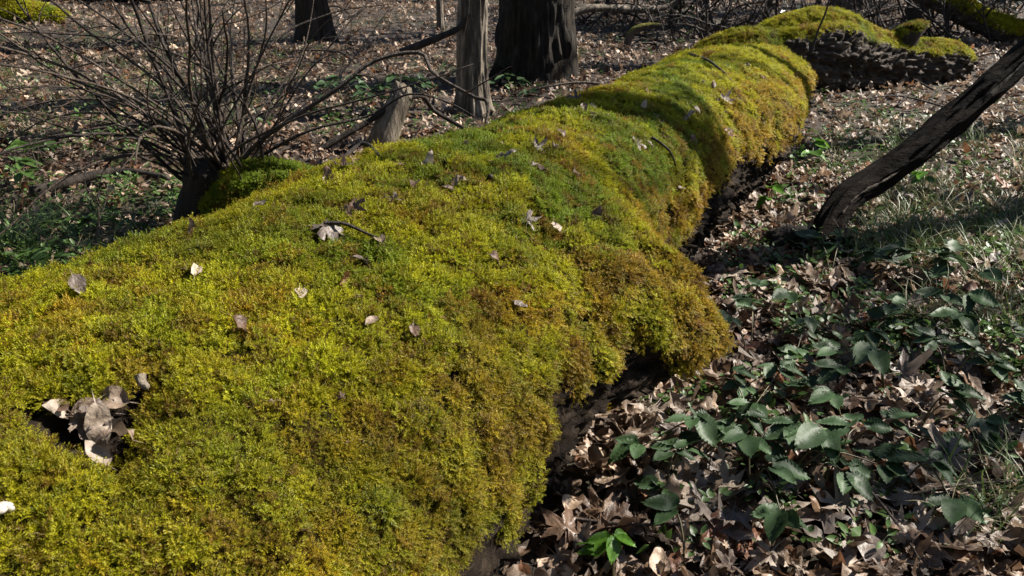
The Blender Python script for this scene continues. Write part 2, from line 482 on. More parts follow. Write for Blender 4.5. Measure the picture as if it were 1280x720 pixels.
log = empty('fallen_log', (0.2, 2.5, 0))
tag(log, 'huge fallen tree trunk thickly carpeted with yellow green moss', 'log')
off = np.array([.2, 2.5, 0])
V = np.vstack([LP.reshape(-1, 3) - off, LP[0].mean(0) - off, LP[-1].mean(0) - off])
Fl = _F.tolist() + [(NU * NT, j, (j + 1) % NT) for j in range(NT)] + [(NU * NT + 1, (NU - 1) * NT + (j + 1) % NT, (NU - 1) * NT + j) for j in range(NT)]
obj('trunk', mesh_from('log_trunk', V, Fl), M['bark_log'], log)

# moss shoots grouped in tufts
def shoot_tuft(seed, nsh=15, nleaf=14, rad=.014, feather=False):
    g = np.random.default_rng(seed); Vs, Fs = [], []
    for s in range(nsh):
        a = g.uniform(0, 6.283); rr = rad * math.sqrt(g.uniform(0, 1)); base = np.array([rr * math.cos(a), rr * math.sin(a), -.002])
        lean = np.array([math.cos(a), math.sin(a), 0]) * rr / rad * g.uniform(.3, .9) + g.normal(0, .25, 3) * [1, 1, 0]
        d = np.array([0, 0, 1.]) + lean; d /= np.linalg.norm(d)
        Ls = g.uniform(.008, .018)
        if feather: d = d * [1.9, 1.9, .75] + g.normal(0, .15, 3); d /= np.linalg.norm(d); Ls *= 1.15
        x = np.cross(d, [0.3, .7, .1]); x /= np.linalg.norm(x); y = np.cross(d, x)
        for k in range(nleaf):
            t = (k + .6) / nleaf; ang = k * 2.4 + g.uniform(-.3, .3)
            o = base + d * Ls * t + np.array([0, 0, -.25 * Ls * t * t]) * np.linalg.norm(lean)
            out = math.cos(ang) * x + math.sin(ang) * y
            ll = .0056 * (1.12 - .55 * t) * g.uniform(.8, 1.2); up = .45 + .9 * t
            tip = o + (out + d * up) / math.sqrt(1 + up * up) * ll
            sd = np.cross(out, d) * .00062
            mid = o * .55 + tip * .45 + d * .0003
            k0 = len(Vs); Vs += [o, mid + sd, tip, mid - sd]; Fs += [(k0, k0 + 1, k0 + 2, k0 + 3)]
    return np.array(Vs), Fs
tufts = [obj('moss_tuft', mesh_from('moss_tuft', *shoot_tuft(100 + k, 15 if k < 5 else 12, 14, .014, k >= 5), smooth=False), M['moss'], link=False) for k in range(9)]

def moss_colour(P, TH, Y, g):
    n1 = fbm(P * 2.3 + 1, 3); n2 = fbm(P * 9 + 6, 3); n3 = fbm(P * 34 + 2, 2)
    yellow = np.array([.262, .268, .012]); green = np.array([.120, .175, .016]); lime = np.array([.22, .26, .02])
    orange = np.array([.270, .160, .018]); brown = np.array([.135, .065, .016])
    flank = sstep(R(60), R(15), TH)
    gz = sstep(-.15, .35, n1 + .55 * n2 + .55 * np.exp(-((Y - 2.35) / .75) ** 2) - .25 - .35 * flank)
    c = yellow[None] * (1 - gz[:, None]) + green[None] * gz[:, None]
    lm = sstep(.1, .5, n2 - .1) * (1 - gz); c = c + (lime - c) * lm[:, None] * .7
    oz = sstep(.0, .42, n2 * .8 + .6 * n3 - .35 * n1 + .62 * flank + .10 * sstep(1.6, .9, Y) - .12)
    c = c + (orange - c) * (oz * .72)[:, None]
    bz = sstep(.28, .62, n3 * .75 + n2 * .55 + .12 * flank)
    c = c + (brown - c) * (bz * .8)[:, None]
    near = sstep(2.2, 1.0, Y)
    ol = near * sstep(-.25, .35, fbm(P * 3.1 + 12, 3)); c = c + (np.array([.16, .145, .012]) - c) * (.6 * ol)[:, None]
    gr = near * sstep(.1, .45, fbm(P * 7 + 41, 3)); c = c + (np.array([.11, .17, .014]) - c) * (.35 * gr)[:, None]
    n4 = fbm(P * 70 + 19, 2) + g.normal(0, .22, len(P)); fine = sstep(.18, .6, n4) * np.interp(Y, [1.5, 4], [.85, .45]); c = c + (np.array([.085, .048, .012]) - c) * fine[:, None]
    dk = sstep(.2, .6, -n4) * .5; c = c + (np.array([.05, .085, .008]) - c) * dk[:, None]
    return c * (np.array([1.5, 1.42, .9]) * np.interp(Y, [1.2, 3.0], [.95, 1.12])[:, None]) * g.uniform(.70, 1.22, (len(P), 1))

def grow_moss(P, N, TH, Y, MK, faces, n_base, parent, off, name, colour, size0=1.0, lod=True):
    g = np.random.default_rng(5)
    Pf, Nf = P.reshape(-1, 3), N.reshape(-1, 3); mk = MK.ravel(); thf, yf = TH.ravel(), Y.ravel()
    F = faces; q = Pf[F]
    area = .5 * np.linalg.norm(np.cross(q[:, 2] - q[:, 0], q[:, 3] - q[:, 1]), axis=1)
    yc = yf[F].mean(1); m = mk[F].mean(1)
    size = size0 * (np.interp(yc, [.5, 1.2, 2.5, 4, 6], [.95, .98, 1.08, 1.22, 1.4]) if lod else np.ones(len(yc)))
    w = area / size ** 2 * (m > -.25) * (thf[F].max(1) - thf[F].min(1) < 3)
    w *= np.where((yc < .2), .3, 1)
    n = n_base; pick = g.choice(len(F), n, p=w / w.sum())
    a, b = g.random((n, 1)), g.random((n, 1))
    def lerp(A):
        A = A.reshape(len(mk), -1)[F[pick]]
        return (A[:, 0] * (1 - a) + A[:, 1] * a) * (1 - b) + (A[:, 3] * (1 - a) + A[:, 2] * a) * b
    p, nn, mm, tt, yy = lerp(Pf), lerp(Nf), lerp(mk)[:, 0], lerp(thf)[:, 0], lerp(yf)[:, 0]
    keep = mm + g.normal(0, .18, n) > .0
    p, nn, mm, tt, yy = p[keep], nn[keep], mm[keep], tt[keep], yy[keep]; s = size[pick][keep]; n = len(p)
    nn /= np.linalg.norm(nn, axis=1)[:, None]
    cush = sstep(-.35, .45, fbm(p * 22 + 3, 3))           # cushions rise, gaps sink
    p = p + nn * ((.000 + .011 * cush) * np.clip(mm * 2, .2, 1))[:, None]
    up = nn + np.array([0, 0, .25]) + g.normal(0, .3, (n, 3))
    rot = euler_from(frames(up, g.uniform(0, 6.283, n)))
    scl = s * g.uniform(.75, 1.3, n) * (.72 + .38 * cush); scl = np.stack([scl, scl, scl * g.uniform(.55, 1.15, n) * np.interp(yy, [1.2, 3.5], [1.0, .68]) * np.interp(tt, [R(0), R(50)], [.62, 1.0])], 1)
    spc = sstep(-.1, .2, fbm(p * 4.5 + 31, 3)); vidx = np.where(g.random(n) < .15 + .7 * spc, g.integers(5, 9, n), g.integers(0, 5, n))
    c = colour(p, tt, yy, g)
    okf = F[(mk[F] > .05).all(1)]
    used = np.unique(okf); remap = np.full(len(Pf), -1); remap[used] = np.arange(len(used))
    shell = Pf[used] + Nf[used] * .0035
    me = bpy.data.meshes.new(name)
    allv = np.vstack([shell, p]) - off
    me.from_pydata(allv.tolist(), [], remap[okf].tolist())
    me.polygons.foreach_set('use_smooth', np.ones(len(me.polygons), bool))
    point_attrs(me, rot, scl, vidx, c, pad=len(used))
    o = obj(name, me, M['moss_mat'], parent); o['kind'] = 'stuff'
    scatter(o, tufts, True)
    return o
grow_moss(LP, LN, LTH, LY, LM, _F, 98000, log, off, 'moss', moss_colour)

# ------------------------------------------------------------------ the far trunk beyond its broken end
def simple_log(name, label, pts, rads, sides, n, mat, rough, seed, cat='log', group=None, moss_n=0, moss_ang=.25, moss_size=2.2, flat=1.0, mosscol=None, ridge=0.0):
    path = smooth_path(pts, n); rad = smooth_path([(r, 0, 0) for r in rads], n)[:, 0]
    V, F = tube(path, rad, sides, True, rough, seed)
    if ridge:
        m_ = n * sides; P_ = V[:m_].reshape(n, sides, 3); c_ = P_.mean(1, keepdims=True); dr = (P_ - c_) / (np.linalg.norm(P_ - c_, axis=-1, keepdims=True) + 1e-9)
        V = V.copy(); V[:m_] = (P_ + dr * (ridge * sstep(.8, .4, dr[..., 2]) * (np.abs(fbm(P_ * [7, 7, 22], 3)) * 2.6 - .7))[..., None]).reshape(-1, 3)
    V = V.copy(); V[:, 2] = path[:, 2].mean() + (V[:, 2] - path[:, 2].mean()) * flat
    o0 = path[0] * [1, 1, 0]
    root = empty(name, o0); tag(root, label, cat, group)
    tr = obj('trunk', mesh_from(name + '_trunk', V - o0, F), mat, root)
    if moss_n:
        P = V[:n * sides].reshape(n, sides, 3)
        du = np.gradient(P, axis=0); dv = np.roll(P, -1, 1) - np.roll(P, 1, 1)
        N = np.cross(du, dv); N /= np.linalg.norm(N, axis=-1)[..., None] + 1e-9
        cen = P.mean(1, keepdims=True)
        N = np.where(((P - cen) * N).sum(-1, keepdims=True) < 0, -N, N)
        rd = (P - cen) / (np.linalg.norm(P - cen, axis=-1, keepdims=True) + 1e-9)
        MK = np.clip((rd[..., 2] - moss_ang) / .3 + .45 * fbm(P * 5 + seed, 3), -1, 1)
        i, j = np.meshgrid(np.arange(n - 1), np.arange(sides), indexing='ij'); j2 = (j + 1) % sides
        FF = np.stack([i * sides + j, i * sides + j2, (i + 1) * sides + j2, (i + 1) * sides + j], -1).reshape(-1, 4)
        TH = np.full(MK.shape, 1.2); Y = np.full(MK.shape, 4.5)
        grow_moss(P, N, TH, Y, MK, FF, moss_n, root, o0, 'moss', mosscol or moss_colour, moss_size, False)
    return root, tr

def mossy_part(parent, name, pts, rads, mat, seed, moss_n, ang, size=1.3, sides=36, n=40):
    path = smooth_path(pts, n); rad = smooth_path([(q, 0, 0) for q in rads], n)[:, 0]
    V, F = tube(path, rad, sides, True, .3, seed); base = obj(name, mesh_from(name, V, F), mat, parent)
    P = V[:n * sides].reshape(n, sides, 3); N = np.cross(np.gradient(P, axis=0), np.roll(P, -1, 1) - np.roll(P, 1, 1)); N /= np.linalg.norm(N, axis=-1)[..., None] + 1e-9
    N = np.where(((P - P.mean(1, keepdims=True)) * N).sum(-1, keepdims=True) < 0, -N, N)
    MK = np.clip((N[..., 2] - ang) / .3 + .5 * fbm(P * 9 + seed, 3), -1, 1)
    i, j = np.meshgrid(np.arange(n - 1), np.arange(sides), indexing='ij'); j2 = (j + 1) % sides
    FF = np.stack([i * sides + j, i * sides + j2, (i + 1) * sides + j2, (i + 1) * sides + j], -1).reshape(-1, 4)
    grow_moss(P, N, np.full(MK.shape, 1.2), np.full(MK.shape, 2.35), MK, FF, moss_n, parent, np.zeros(3), 'moss', moss_colour, size, False)
far, _ = simple_log('fallen_log', 'far mossy fallen trunk with ridged dark bark and a broken limb stub on its back',
    [(1.55, 6.6, .12), (1.85, 6.6, .18), (2.2, 6.62, .26), (2.5, 6.72, .27), (2.85, 6.85, .19), (3.3, 7.0, .13), (3.75, 7.12, .11), (3.98, 7.18, .10)],
    [.12, .22, .32, .34, .27, .21, .19, .09], 130, 240, M['bark_far'], .14, 3, ridge=.05, moss_n=13000, moss_ang=.62, moss_size=1.15)
def stub_part(parent, pts, rads, mat, name='limb_stub', sides=20, seed=1):
    path = smooth_path(pts, 16); rad = smooth_path([(r, 0, 0) for r in rads], 16)[:, 0]
    V, F = tube(path, rad, sides, True, .35, seed)
    return obj(name, mesh_from(name, V - np.array(parent.location), F), mat, parent)
M['bark_far_moss'] = bark_mat('bark_far_moss', [(.3, (.02, .015, .012)), (.5, (.065, .05, .038)), (.75, (.16, .13, .10))], moss=.3, scale=16)
_fo = np.array(far.location)
mossy_part(far, 'limb_stub', [np.array(q) - _fo for q in [(3.22, 6.98, .20), (3.25, 6.92, .33), (3.31, 6.88, .42), (3.40, 6.86, .47)]], [.13, .11, .08, .02], M['bark_dark'], 4, 500, .25, 1.2, 24, 24)
mossy_part(far, 'root', [np.array(q) - _fo for q in [(2.1, 6.5, .30), (1.85, 6.4, .36), (1.62, 6.42, .36), (1.42, 6.5, .24), (1.3, 6.6, .1)]], [.15, .12, .10, .08, .05], M['bark_dark'], 5, 1400, .35, 1.2, 28, 36)
# mossy branch lying further back and other lying wood
p0, p1 = at_z(1150, 12, .25), at_z(1300, 62, .12)
simple_log('fallen_branch', 'thick mossy branch slanting down behind the far fallen trunk',
    [at_y(1130, -22, 9.4), at_y(1190, 8, 9.2), at_y(1240, 34, 9.0), at_y(1300, 52, 8.8)], [.10, .115, .12, .13], 28, 60, M['bark_far'], .2, 21, 'branch', moss_n=1600, moss_ang=.3, moss_size=3)
b = at_z(20, 4); b2 = at_z(215, 2)
simple_log('fallen_log', 'dark rotten log lying at the far left edge of the clearing',
    [(-8.5, 14.2, .16), (-7.2, 14.1, .18), (-6.0, 14.0, .17), (-4.6, 14.1, .14)], [.17, .2, .19, .14], 24, 50, M['bark_dark'], .25, 31)
simple_log('fallen_log', 'low moss covered log end near the far dark log',
    [(-7.6, 10.9, .10), (-6.9, 10.7, .14), (-6.2, 10.6, .14), (-5.6, 10.55, .08)], [.17, .19, .18, .08], 28, 50, M['bark_dark'], .25, 33, moss_n=2600, moss_ang=.0, moss_size=3.2)

# ------------------------------------------------------------------ leaning dead branch on the right
lean_pts = [at_y(1018, 322, 3.2), at_y(1034, 284, 3.30), at_y(1060, 246, 3.38), at_y(1112, 212, 3.46), at_y(1182, 158, 3.55), at_y(1272, 78, 3.65)]
d = (lean_pts[-1] - lean_pts[-2]).normalized()
lean_pts += [lean_pts[-1] + d * .7 + Vector((0, .02, .03)), lean_pts[-1] + d * 1.5 + Vector((0, .1, .15))]
path = smooth_path(lean_pts, 110); rad = np.interp(np.linspace(0, 1, 110), [0, .08, .25, .6, 1], [.058, .068, .062, .064, .045])
V, F = tube(path, rad, 64, True, .3, 43, 9)
P_ = V[:110 * 64].reshape(110, 64, 3); c_ = P_.mean(1, keepdims=True); dr = P_ - c_; dr /= np.linalg.norm(dr, axis=-1, keepdims=True)
q_ = np.stack(np.broadcast_arrays(np.cos(np.arange(64) * .0982)[None] * 5, np.sin(np.arange(64) * .0982)[None] * 5, (np.arange(110) * .022)[:, None]), -1)
V[:110 * 64] = (P_ + dr * (.008 * np.abs(fbm(q_, 3)) - .002)[..., None]).reshape(-1, 3)
o0 = path[0] * [1, 1, 0]
lean = empty('leaning_branch', o0); tag(lean, 'bare dark dead branch leaning up out of the leaf litter', 'branch')
M['deadbranch'] = bark_mat('deadbranch', [(.25, (.003, .002, .0016)), (.5, (.009, .006, .0045)), (.78, (.030, .020, .015))], spec=.08, scale=34, stretch=(.16, .7, .5))
obj('wood', mesh_from('leaning_wood', V - o0, F), M['deadbranch'], lean)
# the strip where the bark has split away
k0, k1 = 22, 104; T = np.gradient(path, axis=0); T /= np.linalg.norm(T, axis=1)[:, None]
toward = np.array([0, 0, CAMZ]) - path; toward -= T * (toward * T).sum(1)[:, None]; toward /= np.linalg.norm(toward, axis=1)[:, None]
side = np.cross(T, toward); side = np.where(side[:, 2:3] > 0, -side, side)
sv, sf = [], []
for i in range(k0, k1):
    t = (i - k0) / (k1 - k0); w = .06 + .20 * math.sin(t * 3.1) * (.6 + .4 * math.sin(i * .37)) + .07 * math.sin(i * .9) + .05 * math.sin(i * 2.3)
    c0 = .42 + .05 * math.sin(i * .31)
    for a_, lift in ((c0 - w * .55, .99), (c0, 1.05 + .03 * math.sin(i * 1.7)), (c0 + w * .55, .99)):
        sv.append(path[i] + rad[i] * lift * (math.cos(a_) * toward[i] + math.sin(a_) * side[i]) - o0)
    if i < k1 - 1:
        q = (i - k0) * 3; sf += [(q, q + 1, q + 4, q + 3), (q + 1, q + 2, q + 5, q + 4)]
obj('split_strip', mesh_from('split_strip', np.array(sv), sf), M['deadwood'], lean)
# dark chunk of wood at its foot
q = at_z(988, 303, .03)
V, F = tube(smooth_path([q + Vector((-.10, -.01, .0)), q + Vector((-.02, .0, .015)), q + Vector((.09, .03, .01))], 20), np.interp(np.linspace(0, 1, 20), [0, .1, .8, 1], [.03, .052, .045, .02]), 34, True, .7, 4, 3)
o = obj('wood_chunk', mesh_from('wood_chunk', V - np.array(q), F), M['bark_dark'], loc=q); tag(o, 'short dark chunk of rotten wood at the foot of the leaning branch', 'wood')

# ------------------------------------------------------------------ trees
def branch_tree(base, d, length, r, depth, g, out):
    n = 7; p = np.array(base, float); pts = [p.copy()]; d = np.array(d, float); d /= np.linalg.norm(d)
    for k in range(n - 1):
        d = d + g.normal(0, .16, 3) + np.array([0, 0, .05]); d /= np.linalg.norm(d); p = p + d * length / (n - 1); pts.append(p.copy())
    rr = np.linspace(r, r * .35, n); out.append(tube(np.array(pts), rr, 6 if depth > 1 else 4, False))
    if depth > 0:
        for c in range(g.integers(2, 4)):
            k = g.integers(2, n); dd = d + g.normal(0, .75, 3); branch_tree(pts[k], dd, length * g.uniform(.5, .75), rr[k] * .7, depth - 1, g, out)

def tree(name, label, x, y, r, h, mat, seed, lean=(0, 0), flare=.5, group=None, crown=True, furrow=.15, sides=96, limbs=7, depth=2):
    g = np.random.default_rng(seed)
    zs = np.concatenate([np.linspace(-.06, 1.6, 90), np.linspace(1.7, h, 24)])
    th = np.linspace(0, 2 * np.pi, sides, endpoint=False)
    rad = r * (1 - .75 * (np.clip(zs, 0, h) / h) ** 1.2) * (1 + flare * np.exp(-np.clip(zs, 0, 9) / (r * 1.1)))
    lobes = 1 + .10 * np.exp(-zs / (r * 2))[:, None] * np.sin(th * 5 + seed) + .05 * np.sin(2 * th + seed)
    f = np.abs(fbm(np.stack(np.broadcast_arrays(np.cos(th) * 5 * max(r, .1) / .12 * .6 + seed, np.sin(th) * 5 * max(r, .1) / .12 * .6, zs[:, None] * 1.6), -1), 3))
    rr = rad[:, None] * lobes * (1 - furrow + furrow * 2.5 * f)
    wob = np.stack([lean[0] * zs + .06 * np.sin(zs * .7 + seed) * zs / 4, lean[1] * zs + .06 * np.cos(zs * .9 + seed) * zs / 4], 1)
    V = np.stack(np.broadcast_arrays(wob[:, :1] + rr * np.cos(th), wob[:, 1:] + rr * np.sin(th), zs[:, None]), -1).reshape(-1, 3)
    n = len(zs); i = np.arange(n - 1)[:, None] * sides; j = np.arange(sides)[None]; j2 = (j + 1) % sides
    F = np.stack(np.broadcast_arrays(i + j, i + j2, i + sides + j2, i + sides + j), -1).reshape(-1, 4).tolist()
    F.append(tuple((n - 1) * sides + k for k in range(sides)))
    root = empty(name, (x, y, float(ground_h(x, y)))); tag(root, label, 'tree', group)
    obj('trunk', mesh_from('tree_trunk', V, F), mat, root)
    if crown:
        out = []
        for k in range(limbs):
            z = h * (.48 + .5 * k / limbs); w = np.array([np.interp(z, zs, wob[:, 0]), np.interp(z, zs, wob[:, 1]), z])
            a = k * 2.4 + g.uniform(0, 1); branch_tree(w, (math.cos(a), math.sin(a), .7), h * g.uniform(.2, .34), np.interp(z, zs, rad) * .5, depth, g, out)
        Vc, Fc = merge(out); c = obj('crown', mesh_from('tree_crown', Vc, Fc), mat, root); c['kind'] = 'stuff'
    return root

q = at_z(590, 140); tree('tree', 'slim grey tree trunk with furrowed bark beside the broad dark trunk', q.x, q.y, .105, 7.5, M['bark_grey'], 1, (.01, 0), .55)
q = at_z(668, 100); tree('tree', 'broad dark tree trunk with a mossy edge and spreading foot', q.x, q.y, .285, 12, M['bark_mossy'], 2, (-.004, 0), .28)
q = at_z(395, 50); tree('tree', 'dark mid sized tree trunk behind the bare twiggy shrub', q.x, q.y, .185, 10, M['bark_dark'], 3, (0, 0), .3)
q = at_z(551, 40); tree('tree', 'very thin sapling behind the slim grey trunk', q.x, q.y, .045, 5, M['bark_grey'], 4, (.0, 0), .2, crown=True, sides=30)
q = at_z(1078, 30); tree('tree', 'tree trunk standing right behind the far fallen log', q.x, q.y + .6, .20, 9, M['bark_grey'], 5, (0, 0), .25)
q = at_z(1105, 30); tree('tree', 'thin dark tree behind the far fallen log', q.x + .6, q.y + 2.2, .11, 7, M['bark_dark'], 6, (0, 0), .25)
# woodland around the clearing, out to the sides: it throws the shade over the floor; those behind the camera are added to cut sky fill
k = 0
for x, y, r, h in [(4.75, 4.25, .15, 8), (5.7, 6.05, .15, 9), (6.6, 3.35, .06, 6.5), (9.5, 5.9, .2, 11), (7.6, 9.6, .18, 10), (10.5, 10.5, .24, 12), (5.2, 10.8, .16, 9),
                   (7.4, 4.3, .07, 8), (-6.5, 8.2, .2, 10), (-3.5, 15.5, .25, 12), (1.8, 16.5, .22, 12), (-9.5, 15, .25, 11), (7, 17, .25, 12), (12.5, 15, .3, 12), (-.8, 21, .3, 12), (-4.5, -3, .2, 11), (0.5, -5.5, .25, 12), (5, -4, .2, 11), (-8, 1, .25, 12), (-6, 4.2, .18, 10), (-11, 7, .25, 12), (9, -6, .25, 12), (-2, -9, .25, 12), (-9, -6, .25, 12), (-6, 24, .3, 12), (4.5, 25, .28, 12), (-12, 21, .3, 12), (11, 24, .3, 12), (-17, 15, .3, 12), (-3.2, 29, .35, 13), (17, 20, .3, 12)]:
    tree('tree', 'bare winter tree of the wood around the clearing', x, y, r, h, [M['bark_dark'], M['bark_grey']][k % 2], 50 + k, (0, 0), .3, group='trees of the surrounding wood', sides=36, limbs=8 if x == 6.6 else 5 if x > 3 else 9, depth=3 if x < 3 else 2); k += 1

# ------------------------------------------------------------------ leaves: shapes
def leaf_palmate(seed, size=.13):
    g = np.random.default_rng(seed); n = 36
    th = np.linspace(-np.pi * .86, np.pi * .86, n)
    lob = [(0, 1.0), (.95, .9), (-.95, .88), (1.95, .6), (-1.95, .58)]
    r = np.full(n, .42)
    for a, l in lob:
        a = a + g.normal(0, .06); l = l * g.uniform(.85, 1.1)
        x = np.abs(th - a) / .56; r = np.maximum(r, l * np.clip(1 - x ** 1.15, 0, 1) + .22 * np.exp(-x ** 2))
    r = r * (1 + .09 * np.where(np.arange(n) % 2, 1, -1)) * g.uniform(.92, 1.06, n)
    ring = [.34, .7, 1.0]; V = [np.zeros(3)]
    for k in ring:
        V += [np.array([rr * k * math.sin(t), rr * k * math.cos(t), 0]) for rr, t in zip(r, th)]
    V = np.array(V); F = []
    for j in range(n - 1):
        F.append((0, 1 + j + 1, 1 + j))
        for k in range(2):
            b0 = 1 + k * n; b1 = 1 + (k + 1) * n; F.append((b0 + j, b0 + j + 1, b1 + j + 1, b1 + j))
    ang = np.arctan2(V[:, 0], V[:, 1]); rad = np.hypot(V[:, 0], V[:, 1])
    vein = np.min(np.abs(ang[:, None] - np.array([l[0] for l in lob])[None]), 1)
    V[:, 2] = .16 * rad * np.clip(.34 - vein, -.1, .34) * -1
    curl(V, g, 1.05)
    # stalk
    k0 = len(V); sx = g.uniform(-.2, .2)
    V = np.vstack([V, [[.018, -.02, .0], [-.018, -.02, 0], [.012 + sx, -.55, .06], [-.012 + sx, -.55, .06], [sx * 1.8, -.95, .02]]])
    F += [(0, k0, k0 + 1), (k0, k0 + 2, k0 + 3, k0 + 1), (k0 + 2, k0 + 4, k0 + 3)]
    return V * size * .62, F

def curl(V, g, amt=1.0):
    a = g.uniform(0, 6.283); u = V[:, 0] * math.cos(a) + V[:, 1] * math.sin(a); k = g.uniform(.15, .75) * g.choice([-1, 1, 1]) * amt
    V[:, 2] += k * u * u
    a2 = a + g.uniform(.8, 2.2); u = V[:, 0] * math.cos(a2) + V[:, 1] * math.sin(a2); V[:, 2] += g.uniform(-.3, .45) * amt * u * np.abs(u)
    V[:, 2] += .26 * amt * fbm(V * [2.3, 2.3, 0] + g.uniform(0, 90), 3)

def leaf_blade(seed, size=.08, wid=.5, nl=9, nw=2, curlamt=1.0, tooth=.0, pleat=.0, droop=.0, stalk=.35):
    g = np.random.default_rng(seed); V, F = [], []
    cols = 2 * nw + 1
    for i in range(nl + 1):
        t = i / nl; w = wid * .5 * (math.sin(math.pi * t ** .78) ** .85 if 0 < t < 1 else 0.012)
        if i % 2: w *= 1 + tooth
        for j in range(cols):
            s = (j - nw) / nw
            V.append([s * w, t - .06 * abs(s) * (i % 2) * (tooth > 0), .14 * abs(s) * w * 2 + pleat * (1 if i % 2 else -1) * (abs(s) ** .7) * w * 2 - droop * t * t])
    for i in range(nl):
        for j in range(cols - 1):
            k = i * cols + j; F.append((k, k + 1, k + cols + 1, k + cols))
    V = np.array(V); V[:, 1] -= 0.0
    if curlamt: curl(V, g, curlamt)
    V[:, 2] -= V[nw, 2]
    if stalk:
        k0 = len(V); V = np.vstack([V, [[.012, 0, 0], [-.012, 0, 0], [.004, -stalk, .01]]]); V[k0:k0 + 2] += V[nw] * [1, 1, 1]; F += [(k0, k0 + 1, k0 + 2), (nw, k0, k0 + 1)]
    return V * size, F

PAL = [mesh_from('leaf_palmate', *leaf_palmate(200 + k)) for k in range(9)]
OVA = [mesh_from('leaf_oval', *leaf_blade(300 + k, .095, .66, 8, 2, .9)) for k in range(6)]
CUR = [mesh_from('leaf_curled', *leaf_blade(320 + k, .095, .58, 9, 2, 1.7)) for k in range(5)]
BRA = [mesh_from('leaflet', *leaf_blade(340 + k, .09, .60, 20, 2, .28, tooth=.06, pleat=.036, droop=.14, stalk=.1)) for k in range(6)]
for me in PAL + OVA + CUR: me.materials.append(M['litter'])
for me in BRA: me.materials.append(M['bramble'])
lit_var = [bpy.data.objects.new('litter_leaf', me) for me in PAL + OVA + CUR]

def log_clear(x, y, k=.80):
    s = np.linspace(0, 1, 160); S = stations(s)
    out = np.ones(len(x), bool)
    for i in range(0, len(x), 4000):
        dx = x[i:i + 4000, None] - S[None, :, 0]; dy = y[i:i + 4000, None] - S[None, :, 1]
        d = np.hypot(dx, dy) - S[None, :, 3] * k; out[i:i + 4000] = d.min(1) > 0
    return out

# ------------------------------------------------------------------ leaf litter (the mass of it)
def make_litter():
    g = np.random.default_rng(21); xs, ys = [], []
    def rect(n, x0, x1, y0, y1): xs.append(g.uniform(x0, x1, n)); ys.append(g.uniform(y0, y1, n))
    rect(17000, -.6, 3.2, .4, 4.2); rect(9500, -4.6, -.2, 1.0, 5.2); rect(22000, -6.5, 6.5, 4, 9); rect(22000, -11, 10, 8.5, 16); rect(9000, -18, 18, 15, 36); rect(3000, -6, 8, -4, 1.0)
    x, y = np.concatenate(xs), np.concatenate(ys)
    ok = log_clear(x, y, .72); x, y = x[ok], y[ok]; n = len(x)
    dist = np.hypot(x, y)
    z = ground_h(x, y) + g.uniform(.004, .045, n)
    tilt = np.where(g.random(n) < .22, .55, .16)
    nr = np.stack([g.normal(0, 1, n) * tilt, g.normal(0, 1, n) * tilt, np.ones(n)], 1)
    rot = euler_from(frames(nr, g.uniform(0, 6.283, n)))
    s = (.22 + .72 * g.random(n) ** 1.6) * np.interp(dist, [2, 6, 14, 25], [.9, .85, 1.0, 1.6])
    idx = np.where(g.random(n) < .6, g.integers(0, 9, n), g.integers(9, 20, n))
    pal = np.array([(.85, .8, .75), (.62, .5, .4), (.32, .25, .2), (.62, .38, .25), (.8, .75, .73), (.42, .36, .31), (1.5, 1.42, 1.34)])
    c = pal[g.choice(7, n, p=[.2, .16, .18, .08, .16, .11, .11])] * g.uniform(.7, 1.2, (n, 1))
    me = bpy.data.meshes.new('leaf_litter'); me.from_pydata(np.stack([x, y, z], 1).tolist(), [], [])
    point_attrs(me, rot, s, idx, c)
    o = obj('leaf_litter', me, M['litter']); tag(o, 'brown dead leaves carpeting the woodland floor', 'leaf litter', kind='stuff')
    scatter(o, lit_var)
make_litter()

# single leaves, the ones that show largest
def single_mesh(src, mat):
    me = src.copy(); me.materials.clear(); me.materials.append(mat); return me
KIND = {}
for nm, lst in (('lobed', PAL), ('oval', OVA), ('curled', CUR)):
    for cn in ('tan', 'pale', 'brown', 'red', 'grey'):
        KIND[nm, cn] = [single_mesh(me, M['leaf_' + cn]) for me in lst]
WORD = {'tan': 'tan', 'pale': 'pale bleached', 'brown': 'dark brown', 'red': 'reddish brown', 'grey': 'grey brown'}
def place_leaves():
    g = np.random.default_rng(33); n = 0; tries = 0
    while n < 240 and tries < 9000:
        tries += 1
        px, py = g.uniform(660, 1275), g.uniform(240, 716) if g.random() < .8 else g.uniform(430, 716)
        q = at_z(px, py, 0)
        if not log_clear(np.array([q.x]), np.array([q.y]), .93)[0]: continue
        nm = g.choice(['lobed', 'oval', 'curled'], p=[.64, .2, .16]); cn = g.choice(['tan', 'pale', 'brown', 'red', 'grey'], p=[.30, .2, .2, .1, .2])
        me = KIND[nm, cn][g.integers(0, len(KIND[nm, cn]))]
        nr = np.array([[g.normal(0, .2), g.normal(0, .2), 1.0]]); e = euler_from(frames(nr, np.array([g.uniform(0, 6.28)])))[0]
        o = obj('fallen_leaf', me, None, loc=(q.x, q.y, float(ground_h(q.x, q.y)) + g.uniform(.035, .065)), rot=e.tolist(), scl=g.uniform(.45, 1.05))
        near_log = not log_clear(np.array([q.x]), np.array([q.y]), 1.55)[0]
        zone = 'at the foot of the mossy log' if near_log else ('near the foot of the leaning branch' if math.hypot(q.x - 1.37, q.y - 3.29) < .8 else 'among the brambles')
        tag(o, f'{WORD[cn]} {nm} dead leaf lying {zone}', 'leaf', f'{WORD[cn]} {nm} leaves {zone}'); n += 1
place_leaves()

